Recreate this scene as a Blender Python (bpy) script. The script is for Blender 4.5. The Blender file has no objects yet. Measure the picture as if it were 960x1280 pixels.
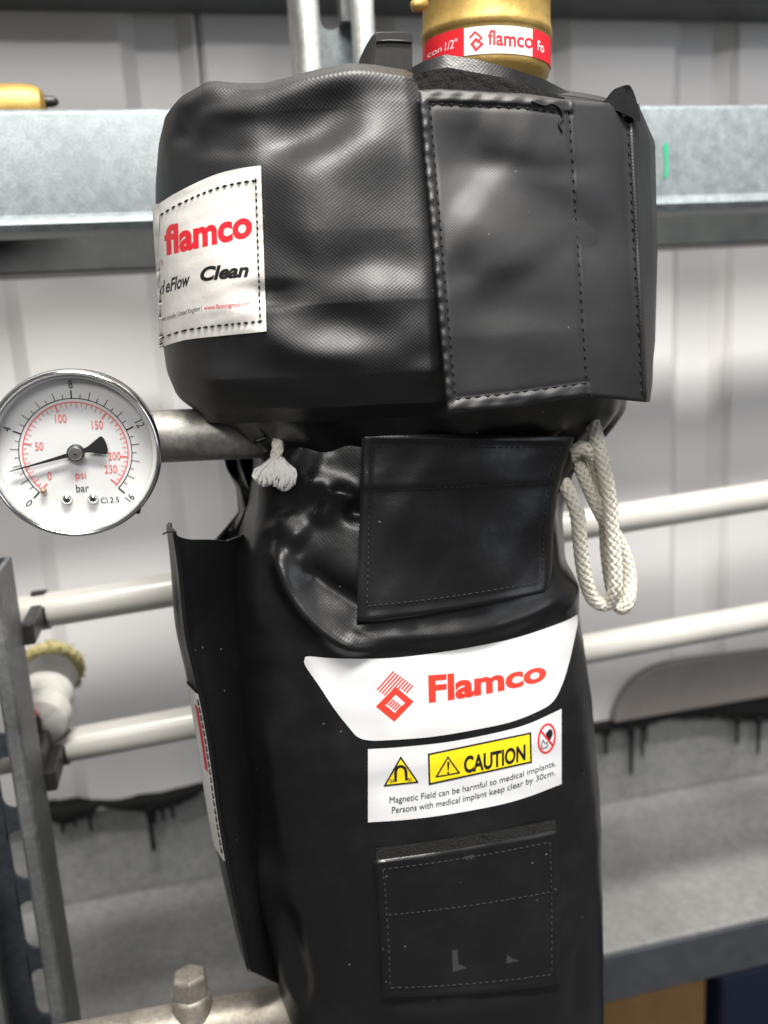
import bpy, bmesh, math, random
import numpy as np
from mathutils import Vector, Matrix
from mathutils.bvhtree import BVHTree

random.seed(7)
np.random.seed(7)
sc = bpy.context.scene
COL = sc.collection

# ------------------------------------------------------------------ camera
# all building is done in millimetres relative to the lens; the lens stands CAMZ above the floor.
# x runs along the wall, y into the wall, z up.
MM = 0.001
CAMZ = 1250.0
F = 1100.0                       # focal length in photo pixels (960 x 1280)
YAW, PITCH, ROLL = math.radians(12.4), math.radians(12.0), math.radians(3.43)
_f = Vector((math.sin(YAW) * math.cos(PITCH), math.cos(YAW) * math.cos(PITCH), -math.sin(PITCH)))
_r0 = Vector((math.cos(YAW), -math.sin(YAW), 0))
_u0 = _r0.cross(_f)
_r = _r0 * math.cos(ROLL) - _u0 * math.sin(ROLL)
_u = _u0 * math.cos(ROLL) + _r0 * math.sin(ROLL)
cd = bpy.data.cameras.new('camera')
cam = bpy.data.objects.new('camera', cd)
COL.objects.link(cam)
cam.matrix_world = Matrix(((_r.x, _u.x, -_f.x, 0), (_r.y, _u.y, -_f.y, 0), (_r.z, _u.z, -_f.z, CAMZ * MM), (0, 0, 0, 1)))
cd.sensor_fit = 'VERTICAL'
cd.sensor_height = 36
cd.sensor_width = 27
cd.lens = 36 * F / 1280
cd.clip_start = 0.01
cd.clip_end = 60
cd.dof.use_dof = True
cd.dof.focus_distance = 0.352
cd.dof.aperture_fstop = 7.6
sc.camera = cam

# ------------------------------------------------------------------ world and lamps
w = bpy.data.worlds.new('World')
sc.world = w
w.use_nodes = True
w.node_tree.nodes['Background'].inputs[0].default_value = (0.92, 0.95, 1.0, 1)
w.node_tree.nodes['Background'].inputs[1].default_value = 0.12


def lamp(name, loc, target, sx, sy, power, col):
    d = bpy.data.lights.new(name, 'AREA')
    d.shape = 'RECTANGLE'
    d.size, d.size_y, d.energy, d.color = sx, sy, power, col
    o = bpy.data.objects.new(name, d)
    COL.objects.link(o)
    o.location = Vector(loc) * MM + Vector((0, 0, CAMZ * MM))
    dirv = (Vector(target) - Vector(loc)).normalized()
    o.rotation_euler = dirv.to_track_quat('-Z', 'Y').to_euler()
    return o


lamp('ceiling_lamp', (250, -300, 1560), (180, 470, -60), 1.1, 0.25, 94, (1.0, 0.965, 0.91))
lamp('ceiling_lamp', (-500, -2000, 1500), (150, 500, -100), 1.5, 0.5, 45, (1.0, 0.975, 0.94))
lamp('doorway_light', (2300, -1500, 500), (100, 500, -150), 1.4, 1.6, 14, (0.88, 0.92, 1.0))
sc.view_settings.view_transform = 'Standard'
sc.view_settings.look = 'None'
sc.view_settings.gamma = 1
sc.view_settings.use_curve_mapping = False
sc.view_settings.exposure = 0.0


# ------------------------------------------------------------------ helpers: pixels <-> millimetres
def ray(px, py):
    return _f + _r * ((px - 480) / F) - _u * ((py - 640) / F)


def at(px, py, Y):
    d = ray(px, py)
    return d * (Y / d.y)


_R = np.array([list(_r), list(_u), list(_f)])


def proj(V):
    c = np.asarray(V) @ _R.T
    return 480 + F * c[:, 0] / c[:, 2], 640 - F * c[:, 1] / c[:, 2]


# ------------------------------------------------------------------ helpers: materials
def mat(name, col, rough=0.5, metal=0.0, build=None, spec=0.5):
    m = bpy.data.materials.new(name)
    m.use_nodes = True
    nt = m.node_tree
    b = nt.nodes['Principled BSDF']
    b.inputs['Base Color'].default_value = (*col, 1)
    b.inputs['Roughness'].default_value = rough
    b.inputs['Metallic'].default_value = metal
    b.inputs['Specular IOR Level'].default_value = spec
    if build:
        build(nt, b)
    return m


def nd(nt, t, **kw):
    n = nt.nodes.new(t)
    for k, v in kw.items():
        if k.startswith('i_'):
            key = k[2:].replace('_', ' ')
            n.inputs[key].default_value = v
        else:
            setattr(n, k, v)
    return n


def objco(nt):
    return nd(nt, 'ShaderNodeTexCoord').outputs['Object']


def noise(nt, scale, detail=4, rough=0.55, vec=None):
    n = nd(nt, 'ShaderNodeTexNoise', i_Scale=scale, i_Detail=detail, i_Roughness=rough)
    nt.links.new(vec or objco(nt), n.inputs['Vector'])
    return n.outputs['Fac']


def ramp(nt, fac, stops):
    n = nd(nt, 'ShaderNodeValToRGB')
    e = n.color_ramp.elements
    while len(e) < len(stops):
        e.new(0.5)
    for el, (p, c) in zip(e, stops):
        el.position = p
        el.color = (*c, 1) if len(c) == 3 else c
    nt.links.new(fac, n.inputs['Fac'])
    return n.outputs['Color']


def mth(nt, op, a, b=None):
    n = nd(nt, 'ShaderNodeMath', operation=op)
    for i, v in enumerate((a, b)):
        if v is None:
            continue
        if isinstance(v, (int, float)):
            n.inputs[i].default_value = v
        else:
            nt.links.new(v, n.inputs[i])
    return n.outputs[0]


def bump(nt, h, strength, dist, prev=None):
    n = nd(nt, 'ShaderNodeBump', i_Strength=strength, i_Distance=dist)
    nt.links.new(h, n.inputs['Height'])
    if prev:
        nt.links.new(prev, n.inputs['Normal'])
    return n.outputs['Normal']


def mixcol(nt, fac, a, b):
    n = nd(nt, 'ShaderNodeMix', data_type='RGBA')
    if isinstance(fac, float):
        n.inputs[0].default_value = fac
    else:
        nt.links.new(fac, n.inputs[0])
    for idx, v in ((6, a), (7, b)):
        if isinstance(v, tuple):
            n.inputs[idx].default_value = (*v, 1)
        else:
            nt.links.new(v, n.inputs[idx])
    return n.outputs[2]


def pvc(weave, pitch, r0, r1, c, dust):
    def f(nt, b):
        uv = nd(nt, 'ShaderNodeUVMap').outputs['UV']
        s = nd(nt, 'ShaderNodeSeparateXYZ')
        nt.links.new(uv, s.inputs[0])
        k = 2 * math.pi / pitch
        wob = mth(nt, 'MULTIPLY', noise(nt, 40, 2), 1.2)
        su = mth(nt, 'SINE', mth(nt, 'ADD', mth(nt, 'MULTIPLY', s.outputs[0], k), wob))
        sv = mth(nt, 'SINE', mth(nt, 'ADD', mth(nt, 'MULTIPLY', s.outputs[1], k * 1.08), wob))
        wv = mth(nt, 'MULTIPLY', su, sv)
        n1 = bump(nt, wv, weave, 0.00035)
        n2 = bump(nt, noise(nt, 45, 3), 0.12, 0.004, n1)
        n3 = bump(nt, noise(nt, 1400, 2), 0.25, 0.00015, n2)
        nt.links.new(n3, b.inputs['Normal'])
        big = noise(nt, 18, 4)
        mr = nd(nt, 'ShaderNodeMapRange')
        mr.inputs[1].default_value, mr.inputs[2].default_value = 0.3, 0.7
        mr.inputs[3].default_value, mr.inputs[4].default_value = r0, r1
        nt.links.new(big, mr.inputs[0])
        nt.links.new(mr.outputs[0], b.inputs['Roughness'])
        # dust specks and dull scuffs
        vo = nd(nt, 'ShaderNodeTexVoronoi', i_Scale=150.0)
        nt.links.new(objco(nt), vo.inputs['Vector'])
        sp = ramp(nt, vo.outputs['Distance'], [(0.0, (1, 1, 1)), (0.045, (1, 1, 1)), (0.07, (0, 0, 0))])
        gate = ramp(nt, noise(nt, 90, 2), [(0.56, (0, 0, 0)), (0.62, (1, 1, 1))])
        g = mth(nt, 'MULTIPLY', mth(nt, 'MULTIPLY', sp, gate), dust)
        sm = ramp(nt, noise(nt, 25, 6, 0.7), [(0.5, (0, 0, 0)), (0.8, (0.08, 0.08, 0.08))])
        c2 = mixcol(nt, sm, c, (0.10, 0.098, 0.095))
        nt.links.new(mixcol(nt, g, c2, (0.32, 0.31, 0.30)), b.inputs['Base Color'])
    return f


def galv(c0, c1, sc_=120, streak=True):
    def f(nt, b):
        v = nd(nt, 'ShaderNodeTexVoronoi', i_Scale=float(sc_))
        nt.links.new(objco(nt), v.inputs['Vector'])
        n = noise(nt, sc_ * 0.55, 6, 0.7)
        sepv = nd(nt, 'ShaderNodeSeparateColor')
        nt.links.new(v.outputs['Color'], sepv.inputs[0])
        mixf = mth(nt, 'ADD', mth(nt, 'MULTIPLY', sepv.outputs[0], 0.14), mth(nt, 'MULTIPLY', n, 0.92))
        col = ramp(nt, mixf, [(0.30, c0), (0.72, c1)])
        fine = ramp(nt, noise(nt, sc_ * 4.0, 4, 0.75), [(0.35, (0.72,) * 3), (0.65, (1.12,) * 3)])
        mm = nd(nt, 'ShaderNodeMix', data_type='RGBA', blend_type='MULTIPLY')
        mm.inputs[0].default_value = 1.0
        nt.links.new(col, mm.inputs[6])
        nt.links.new(fine, mm.inputs[7])
        col = mm.outputs[2]
        dirt = ramp(nt, noise(nt, 14, 5, 0.65), [(0.45, (0, 0, 0)), (0.8, (0.4, 0.4, 0.4))])
        nt.links.new(mixcol(nt, dirt, col, tuple(x * 0.75 for x in c0)), b.inputs['Base Color'])
        nt.links.new(ramp(nt, n, [(0.3, (0.42,) * 3), (0.7, (0.62,) * 3)]), b.inputs['Roughness'])
        nt.links.new(bump(nt, n, 0.12, 0.001), b.inputs['Normal'])
    return f


def speckle(c0, c1, s, bs=0.3, bd=0.001, big=6.0, amt=0.35, dark=None):
    def f(nt, b):
        n = noise(nt, s, 6, 0.7)
        col = ramp(nt, n, [(0.3, c0), (0.7, c1)])
        st = ramp(nt, noise(nt, big, 5, 0.6), [(0.4, (0, 0, 0)), (0.75, (amt,) * 3)])
        nt.links.new(mixcol(nt, st, col, dark or tuple(x * 0.55 for x in c0)), b.inputs['Base Color'])
        nt.links.new(bump(nt, n, bs, bd), b.inputs['Normal'])
    return f


M = {}
M['pvc_upper'] = mat('black_woven_pvc', (0.02, 0.02, 0.021), 0.45, 0, pvc(0.13, 1.5, 0.43, 0.53, (0.014, 0.014, 0.0152), 0.35))
M['pvc_lower'] = mat('black_smooth_pvc', (0.01, 0.01, 0.011), 0.35, 0, pvc(0.03, 1.7, 0.27, 0.37, (0.0075, 0.0075, 0.0083), 0.6))
M['velcro'] = mat('black_velcro', (0.006, 0.006, 0.006), 0.95, 0, speckle((0.003,) * 3, (0.016,) * 3, 900, 1.0, 0.002))
M['thread'] = mat('black_thread', (0.012, 0.012, 0.0125), 0.75, 0, None, 0.25)
M['thread_grey'] = mat('worn_grey_thread', (0.026, 0.0255, 0.025), 0.8, 0, None, 0.2)
M['white_vinyl'] = mat('white_vinyl', (0.80, 0.80, 0.81), 0.30, 0, speckle((0.62, 0.62, 0.635), (0.66, 0.66, 0.675), 60, 0.05, 0.0006, 30, 0.16, (0.62, 0.61, 0.59)))
M['white_cloth'] = mat('off_white_label_cloth', (0.70, 0.68, 0.65), 0.55, 0, speckle((0.64, 0.62, 0.59), (0.74, 0.72, 0.69), 45, 0.35, 0.0012, 22, 0.22, (0.55, 0.50, 0.43)))
M['red'] = mat('red_ink', (0.70, 0.018, 0.030), 0.4)
M['orange_red'] = mat('orange_red_ink', (0.72, 0.045, 0.028), 0.35)
M['black_ink'] = mat('black_ink', (0.012, 0.012, 0.013), 0.4)
M['yellow'] = mat('yellow_ink', (0.85, 0.66, 0.015), 0.35)
M['white_ink'] = mat('white_ink', (0.8, 0.78, 0.78), 0.4)
M['galv'] = mat('galvanised_steel', (0.5, 0.52, 0.52), 0.4, 0.3, galv((0.16, 0.188, 0.198), (0.29, 0.328, 0.34), 210))
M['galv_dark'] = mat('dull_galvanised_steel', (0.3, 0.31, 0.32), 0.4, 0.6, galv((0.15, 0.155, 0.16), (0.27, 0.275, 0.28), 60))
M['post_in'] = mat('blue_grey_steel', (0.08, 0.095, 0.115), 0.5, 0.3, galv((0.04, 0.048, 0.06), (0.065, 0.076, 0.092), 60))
M['bright'] = mat('bright_zinc', (0.75, 0.76, 0.75), 0.28, 0.75, galv((0.66, 0.66, 0.64), (0.86, 0.86, 0.84), 80))
M['beam'] = mat('dark_grey_paint', (0.06, 0.065, 0.066), 0.5, 0, speckle((0.045, 0.05, 0.052), (0.075, 0.08, 0.08), 40, 0.1))
M['wall'] = mat('white_cladding', (0.66, 0.645, 0.635), 0.38, 0, speckle((0.73, 0.715, 0.71), (0.79, 0.775, 0.77), 5, 0.04, 0.002, 2.5, 0.12))
M['slab'] = mat('grey_concrete', (0.2, 0.2, 0.195), 0.8, 0, speckle((0.165, 0.168, 0.164), (0.285, 0.286, 0.28), 150, 0.5, 0.002, 9, 0.5))
M['slab_edge'] = mat('blue_grey_edge_paint', (0.06, 0.065, 0.075), 0.6, 0, speckle((0.032, 0.036, 0.043), (0.052, 0.056, 0.065), 50, 0.2))
M['tar'] = mat('black_sealant', (0.006, 0.006, 0.006), 0.7, 0, speckle((0.003,) * 3, (0.009,) * 3, 60, 0.5, 0.003), 0.25)
M['pipe'] = mat('off_white_plastic_pipe', (0.70, 0.68, 0.64), 0.30, 0, speckle((0.46, 0.447, 0.417), (0.52, 0.507, 0.475), 18, 0.03))
M['pipe_metal'] = mat('worn_steel_pipe', (0.5, 0.49, 0.47), 0.38, 0.7, galv((0.30, 0.285, 0.26), (0.46, 0.445, 0.415), 90))
M['pipe_warm'] = mat('tarnished_nickel_pipe', (0.5, 0.46, 0.4), 0.42, 0.6, galv((0.20, 0.18, 0.15), (0.36, 0.33, 0.285), 110))
M['brass'] = mat('cast_brass', (0.62, 0.43, 0.14), 0.52, 0.65, speckle((0.44, 0.285, 0.075), (0.60, 0.41, 0.135), 160, 0.35, 0.0008, 24, 0.3))
M['plastic'] = mat('black_plastic', (0.022, 0.022, 0.023), 0.38, 0, speckle((0.018,) * 3, (0.028,) * 3, 400, 0.1, 0.0003))
M['chrome'] = mat('chromed_steel', (0.80, 0.80, 0.79), 0.10, 1.0, lambda nt, b: nt.links.new(ramp(nt, noise(nt, 60, 4), [(0.3, (0.07,) * 3), (0.75, (0.20,) * 3)]), b.inputs['Roughness']))
M['case'] = mat('brown_black_case', (0.06, 0.053, 0.045), 0.28, 0.7)
M['dial'] = mat('white_dial_enamel', (0.82, 0.82, 0.82), 0.45, 0, speckle((0.64,) * 3, (0.67,) * 3, 20, 0.02))
M['steel'] = mat('dull_steel', (0.36, 0.35, 0.34), 0.33, 0.9)
M['pin'] = mat('copper_pin', (0.42, 0.30, 0.19), 0.35, 0.8)
M['psi'] = mat('pink_red_print', (0.72, 0.13, 0.12), 0.5)
M['cord'] = mat('cream_cotton', (0.72, 0.66, 0.54), 0.9, 0, speckle((0.66, 0.62, 0.52), (0.80, 0.77, 0.69), 700, 0.6, 0.0006, 40, 0.2, (0.58, 0.50, 0.36)), 0.2)
M['fray'] = mat('white_cotton', (0.82, 0.80, 0.77), 0.9, 0, None, 0.2)
M['tape_white'] = mat('white_tape', (0.74, 0.73, 0.68), 0.6, 0, speckle((0.68, 0.67, 0.62), (0.78, 0.77, 0.73), 60, 0.3))
M['tape_yellow'] = mat('yellow_fibre', (0.70, 0.60, 0.25), 0.9, 0, speckle((0.42, 0.35, 0.12), (0.62, 0.56, 0.32), 260, 1.0, 0.002))
M['card'] = mat('brown_cardboard', (0.36, 0.21, 0.09), 0.8, 0, speckle((0.22, 0.12, 0.042), (0.26, 0.145, 0.055), 40, 0.1))
M['crate'] = mat('dark_blue_plastic', (0.012, 0.02, 0.055), 0.45, 0, speckle((0.010, 0.018, 0.05), (0.016, 0.024, 0.06), 40, 0.1))
M['floor'] = mat('dark_concrete', (0.08, 0.08, 0.078), 0.85, 0, speckle((0.06, 0.06, 0.058), (0.1, 0.1, 0.098), 30, 0.3))
M['green'] = mat('green_marker', (0.03, 0.36, 0.19), 0.5)


def _glass(nt, b):
    nt.nodes.remove(b)
    out = [n for n in nt.nodes if n.type == 'OUTPUT_MATERIAL'][0]
    t = nd(nt, 'ShaderNodeBsdfTransparent')
    g = nd(nt, 'ShaderNodeBsdfGlossy', i_Roughness=0.02)
    lw = nd(nt, 'ShaderNodeLayerWeight', i_Blend=0.5)
    fac = mth(nt, 'ADD', mth(nt, 'MULTIPLY', mth(nt, 'POWER', lw.outputs['Facing'], 5.0), 0.9), 0.04)
    mx = nd(nt, 'ShaderNodeMixShader')
    nt.links.new(fac, mx.inputs[0])
    nt.links.new(t.outputs[0], mx.inputs[1])
    nt.links.new(g.outputs[0], mx.inputs[2])
    nt.links.new(mx.outputs[0], out.inputs[0])


M['glass'] = mat('clear_window', (1, 1, 1), 0.02, 0, _glass)

# ------------------------------------------------------------------ helpers: objects
ORG = {}


def empty(name, loc, label, cat, group=None):
    o = bpy.data.objects.new(name, None)
    COL.objects.link(o)
    o.empty_display_size = 0.02
    p = Vector(loc)
    o.location = p * MM + Vector((0, 0, CAMZ * MM))
    ORG[o.name] = p
    tag(o, label, cat, group)
    return o


def tag(o, label=None, cat=None, group=None, kind=None):
    for k, v in (('label', label), ('category', cat), ('group', group), ('kind', kind)):
        if v:
            o[k] = v
    return o


def mk(name, V, Fs, m, parent=None, smooth=True, uv=None, angle=None, kind=None):
    """V in mm relative to the lens."""
    V = np.asarray([tuple(v) for v in V], dtype=float) if not isinstance(V, np.ndarray) else V
    if parent is not None:
        org = np.array(ORG[parent.name])
    else:
        org = np.array([V[:, 0].mean(), V[:, 1].mean(), V[:, 2].min()])
    me = bpy.data.meshes.new(name)
    me.from_pydata(((V - org) * MM).tolist(), [], [list(f) for f in Fs])
    me.update()
    if uv is not None:
        l = me.uv_layers.new(name='UVMap')
        vi = np.empty(len(me.loops), dtype=np.int32)
        me.loops.foreach_get('vertex_index', vi)
        l.data.foreach_set('uv', np.asarray(uv, dtype=np.float32)[vi].ravel())
    if smooth:
        me.polygons.foreach_set('use_smooth', [True] * len(me.polygons))
    if m:
        me.materials.append(M[m] if isinstance(m, str) else m)
    if angle and smooth:
        me.set_sharp_from_angle(angle=math.radians(angle))
    o = bpy.data.objects.new(name, me)
    COL.objects.link(o)
    if parent is not None:
        o.parent = parent
    else:
        o.location = Vector(org) * MM + Vector((0, 0, CAMZ * MM))
    ORG[o.name] = Vector(org)
    if kind:
        o['kind'] = kind
    return o


def recalc(o):
    bm = bmesh.new()
    bm.from_mesh(o.data)
    bmesh.ops.recalc_face_normals(bm, faces=bm.faces)
    bm.to_mesh(o.data)
    bm.free()
    return o


def grid_faces(nr, nc, wrap=False):
    out = []
    for i in range(nr - 1):
        for j in range(nc if wrap else nc - 1):
            k = (j + 1) % nc
            out.append((i * nc + j, i * nc + k, (i + 1) * nc + k, (i + 1) * nc + j))
    return out


def frame(axis):
    a = Vector(axis).normalized()
    h = Vector((0, 0, 1)) if abs(a.z) < 0.9 else Vector((1, 0, 0))
    e1 = a.cross(h).normalized()
    return a, e1, a.cross(e1).normalized()


def lathe(prof, o, axis, n=48, close=True):
    a, e1, e2 = frame(axis)
    o = Vector(o)
    V = []
    for r, h in prof:
        for k in range(n):
            t = 2 * math.pi * k / n
            V.append(o + a * h + e1 * (r * math.cos(t)) + e2 * (r * math.sin(t)))
    Fs = grid_faces(len(prof), n, True)
    if close:
        Fs.append(tuple(range(n))[::-1])
        Fs.append(tuple(range((len(prof) - 1) * n, len(prof) * n)))
    return V, Fs


def smooth_path(pts, n):
    P = [Vector(p) for p in pts]
    P = [P[0] * 2 - P[1]] + P + [P[-1] * 2 - P[-2]]
    out = []
    for i in range(1, len(P) - 2):
        for k in range(n):
            t = k / n
            a, b, c, d = P[i - 1], P[i], P[i + 1], P[i + 2]
            out.append(0.5 * ((2 * b) + (c - a) * t + (2 * a - 5 * b + 4 * c - d) * t * t + (3 * b - a - 3 * c + d) * t ** 3))
    out.append(P[-2].copy())
    return out


def path_frames(path):
    T = [(path[min(i + 1, len(path) - 1)] - path[max(i - 1, 0)]).normalized() for i in range(len(path))]
    n = T[0].orthogonal().normalized()
    out = []
    for t in T:
        n = (n - t * n.dot(t)).normalized()
        out.append((n, t.cross(n)))
    return out


def tube(path, r, n=12, cap=True):
    fr = path_frames(path)
    V = []
    for i, (p, (a, b)) in enumerate(zip(path, fr)):
        rr = r(i / (len(path) - 1)) if callable(r) else r
        for k in range(n):
            t = 2 * math.pi * k / n
            V.append(p + a * (rr * math.cos(t)) + b * (rr * math.sin(t)))
    Fs = grid_faces(len(path), n, True)
    if cap:
        Fs.append(tuple(range(n))[::-1])
        Fs.append(tuple(range((len(path) - 1) * n, len(path) * n)))
    return V, Fs


def join(parts):
    V, Fs = [], []
    for v, f in parts:
        b = len(V)
        V += list(v)
        Fs += [tuple(i + b for i in q) for q in f]
    return V, Fs


def box(x0, x1, y0, y1, z0, z1):
    V = [Vector((x, y, z)) for x in (x0, x1) for y in (y0, y1) for z in (z0, z1)]
    return V, [(0, 1, 3, 2), (4, 6, 7, 5), (0, 4, 5, 1), (2, 3, 7, 6), (0, 2, 6, 4), (1, 5, 7, 3)]


def extrude(poly, fn0, fn1):
    """poly: 2-D points; fn0/fn1 turn a point into the two end positions."""
    n = len(poly)
    V = [fn0(*p) for p in poly] + [fn1(*p) for p in poly]
    Fs = [(i, (i + 1) % n, n + (i + 1) % n, n + i) for i in range(n)]
    Fs += [tuple(range(n))[::-1], tuple(range(n, 2 * n))]
    return V, Fs


def bevel(o, wmm, seg=2):
    b = o.modifiers.new('bevel', 'BEVEL')
    b.width = wmm * MM
    b.segments = seg
    b.limit_method = 'ANGLE'
    return o


def bvh(V, Fs):
    return BVHTree.FromPolygons([tuple(v) for v in V], [tuple(f) for f in Fs])


def cast(tree, px, py):
    d = ray(px, py).normalized()
    h = tree.ray_cast(Vector((0, 0, 0)), d)
    return h[0], d


def drop(tree, pts, off, pull=2.0):
    """drop pixel points on a surface and lift them off mm towards the lens; a miss is walked back to the surface's side."""
    out = []
    mid = pts[len(pts) // 2]
    cx = sum(p[0] for p in pts) / len(pts)
    for i, (x, y) in enumerate(pts):
        h, d = cast(tree, x, y)
        if h is None:
            q, back = x, 0
            while h is None and back < 120:
                q += 1 if q < 480 else -1
                back += 1
                h, _ = cast(tree, q, y)
            if h is None:
                dist = 400
            else:
                dist = h.length + back * 0.25
        else:
            dist = h.length
        o_ = off[i] if not isinstance(off, (int, float)) else off
        out.append(d * (dist - o_))
    return out


# -------- text as flat outlines, mapped afterwards on curved things
_TXT = {}


def text2d(s, bold=0.0, shear=0.0, maxlen=0.12):
    key = (s, bold, shear, maxlen)
    if key in _TXT:
        return _TXT[key]
    c = bpy.data.curves.new('t', 'FONT')
    c.body = s
    c.offset = bold
    c.shear = shear
    c.resolution_u = 5
    o = bpy.data.objects.new('t', c)
    COL.objects.link(o)
    dg = bpy.context.evaluated_depsgraph_get()
    me = bpy.data.meshes.new_from_object(o.evaluated_get(dg))
    bpy.data.objects.remove(o)
    bpy.data.curves.remove(c)
    bm = bmesh.new()
    bm.from_mesh(me)
    bpy.data.meshes.remove(me)
    bmesh.ops.remove_doubles(bm, verts=bm.verts, dist=1e-5)
    bmesh.ops.triangulate(bm, faces=bm.faces)
    for _ in range(4):
        es = [e for e in bm.edges if e.calc_length() > maxlen]
        if not es:
            break
        bmesh.ops.subdivide_edges(bm, edges=es, cuts=1)
        bmesh.ops.triangulate(bm, faces=bm.faces)
    bm.verts.index_update()
    P = [(v.co.x, v.co.y) for v in bm.verts]
    Fs = []
    for f in bm.faces:
        idx = [v.index for v in f.verts]
        if f.normal.z < 0:
            idx.reverse()
        Fs.append(tuple(idx))
    bm.free()
    x0 = min(p[0] for p in P)
    x1 = max(p[0] for p in P)
    P = [((x - x0), y) for x, y in P]
    _TXT[key] = (P, Fs, x1 - x0)
    return _TXT[key]


CAP = 0.70      # height of a capital in the built-in font


def bez(pts, s):
    if len(pts) == 2:
        return (pts[0][0] + (pts[1][0] - pts[0][0]) * s, pts[0][1] + (pts[1][1] - pts[0][1]) * s)
    a, b, c = pts
    return tuple((1 - s) ** 2 * a[k] + 2 * s * (1 - s) * b[k] + s * s * c[k] for k in (0, 1))


def text_px(s, base, caph, up=(0.0, -1.0), bold=0.0, shear=0.0, maxlen=0.12, caph2=None):
    """letters along a baseline of pixel points (2 or 3 control points); caph = capital height in pixels"""
    P, Fs, wd = text2d(s, bold, shear, maxlen)
    out = []
    for x, y in P:
        t = x / wd
        b = bez(base, t)
        h = (caph + ((caph2 or caph) - caph) * t) * y / CAP
        out.append((b[0] + up[0] * h, b[1] + up[1] * h))
    return out, Fs


def px_join(parts):
    P, Fs = [], []
    for p, f in parts:
        b = len(P)
        P += list(p)
        Fs += [tuple(i + b for i in q) for q in f]
    return P, Fs


def poly_px(pts, step=5):
    """a filled pixel polygon, cut into small triangles"""
    bm = bmesh.new()
    vs = [bm.verts.new((x, y, 0)) for x, y in pts]
    bm.faces.new(vs)
    bmesh.ops.triangulate(bm, faces=bm.faces)
    for _ in range(6):
        es = [e for e in bm.edges if e.calc_length() > step]
        if not es:
            break
        bmesh.ops.subdivide_edges(bm, edges=es, cuts=1)
        bmesh.ops.triangulate(bm, faces=bm.faces)
    bm.verts.index_update()
    P = [(v.co.x, v.co.y) for v in bm.verts]
    Fs = []
    for f in bm.faces:
        i = [v.index for v in f.verts]
        if f.normal.z > 0:
            i.reverse()
        Fs.append(tuple(i))
    bm.free()
    return P, Fs


def stroke_px(pts, wd, closed=False, step=5):
    """a line of constant width as pixel quads"""
    P, Fs = [], []
    seq = list(pts) + ([pts[0]] if closed else [])
    for (ax, ay), (bx, by) in zip(seq[:-1], seq[1:]):
        L = math.hypot(bx - ax, by - ay)
        n = max(1, int(L / step))
        nx, ny = -(by - ay) / L * wd / 2, (bx - ax) / L * wd / 2
        ex, ey = (bx - ax) / L * wd / 2, (by - ay) / L * wd / 2
        b = len(P)
        for k in range(n + 1):
            t = k / n
            x = ax - ex + (bx - ax + 2 * ex) * t
            y = ay - ey + (by - ay + 2 * ey) * t
            P += [(x + nx, y + ny), (x - nx, y - ny)]
        for k in range(n):
            Fs.append((b + 2 * k, b + 2 * k + 2, b + 2 * k + 3, b + 2 * k + 1))
    return P, Fs


def ink(name, parts, tree, m, parent, off=0.14):
    P, Fs = px_join(parts)
    hit_ = [cast(tree, *p)[0] is not None for p in P]
    Fs = [f for f in Fs if all(hit_[i] for i in f)]
    used = sorted({i for f in Fs for i in f})
    ren = {i: k for k, i in enumerate(used)}
    P = [P[i] for i in used]
    Fs = [tuple(ren[i] for i in f) for f in Fs]
    if not P:
        return None
    V = drop(tree, P, off)
    o = mk(name, V, Fs, m, parent, smooth=False)
    return o


def pline(pts, step):
    out = []
    for (ax, ay), (bx, by) in zip(pts[:-1], pts[1:]):
        n = max(1, int(math.hypot(bx - ax, by - ay) / step))
        out += [(ax + (bx - ax) * k / n, ay + (by - ay) * k / n) for k in range(n)]
    out.append(pts[-1])
    return out


def stitches(name, lines, tree, m, parent, length=9.0, gap=3.0, rad=0.42, off=0.25, jit=0.8):
    """rows of small thread stitches; lengths in pixels, radius in mm"""
    parts = []
    for ln in lines:
        seg, acc = pline(ln, 1.0), 0
        i = 0
        while i < len(seg) - 4:
            L = int(length * random.uniform(0.8, 1.15))
            q = seg[i:min(i + L, len(seg))]
            i += L + max(1, int(gap))
            if len(q) < 4:
                continue
            j = random.uniform(-jit, jit)
            a, b, c = q[0], q[len(q) // 2], q[-1]
            jn = random.uniform(-jit, jit)
            P3 = drop(tree, [(a[0], a[1] + j * .5), (b[0] + jn * .3, b[1]), (c[0], c[1] - j * .5)], [off - 0.2, off + 0.15, off - 0.2])
            fr = path_frames(P3)
            V = []
            for p, (e1, e2), rr in zip(P3, fr, (0.35, 1.0, 0.35)):
                for k in range(5):
                    t = 2 * math.pi * k / 5
                    V.append(p + e1 * (rad * rr * math.cos(t)) + e2 * (rad * rr * math.sin(t)))
            Fs = grid_faces(3, 5, True) + [(4, 3, 2, 1, 0), (10, 11, 12, 13, 14)]
            parts.append((V, Fs))
    V, Fs = join(parts)
    return mk(name, V, Fs, m, parent, kind='stuff')


# -------- soft shapes
def interp(xs, ys, x):
    return np.interp(x, xs, ys)


def side_line(pts, Y):
    """pixel silhouette -> x as a function of z at depth Y"""
    P = [at(px, py, Y) for px, py in pts]
    P.sort(key=lambda v: v.z)
    z = np.array([p.z for p in P])
    x = np.array([p.x for p in P])
    return z, x


def smooth1(a, k):
    if k < 1:
        return a
    ker = np.ones(2 * k + 1) / (2 * k + 1)
    return np.convolve(np.pad(a, k, mode='edge'), ker, 'valid')


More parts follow.
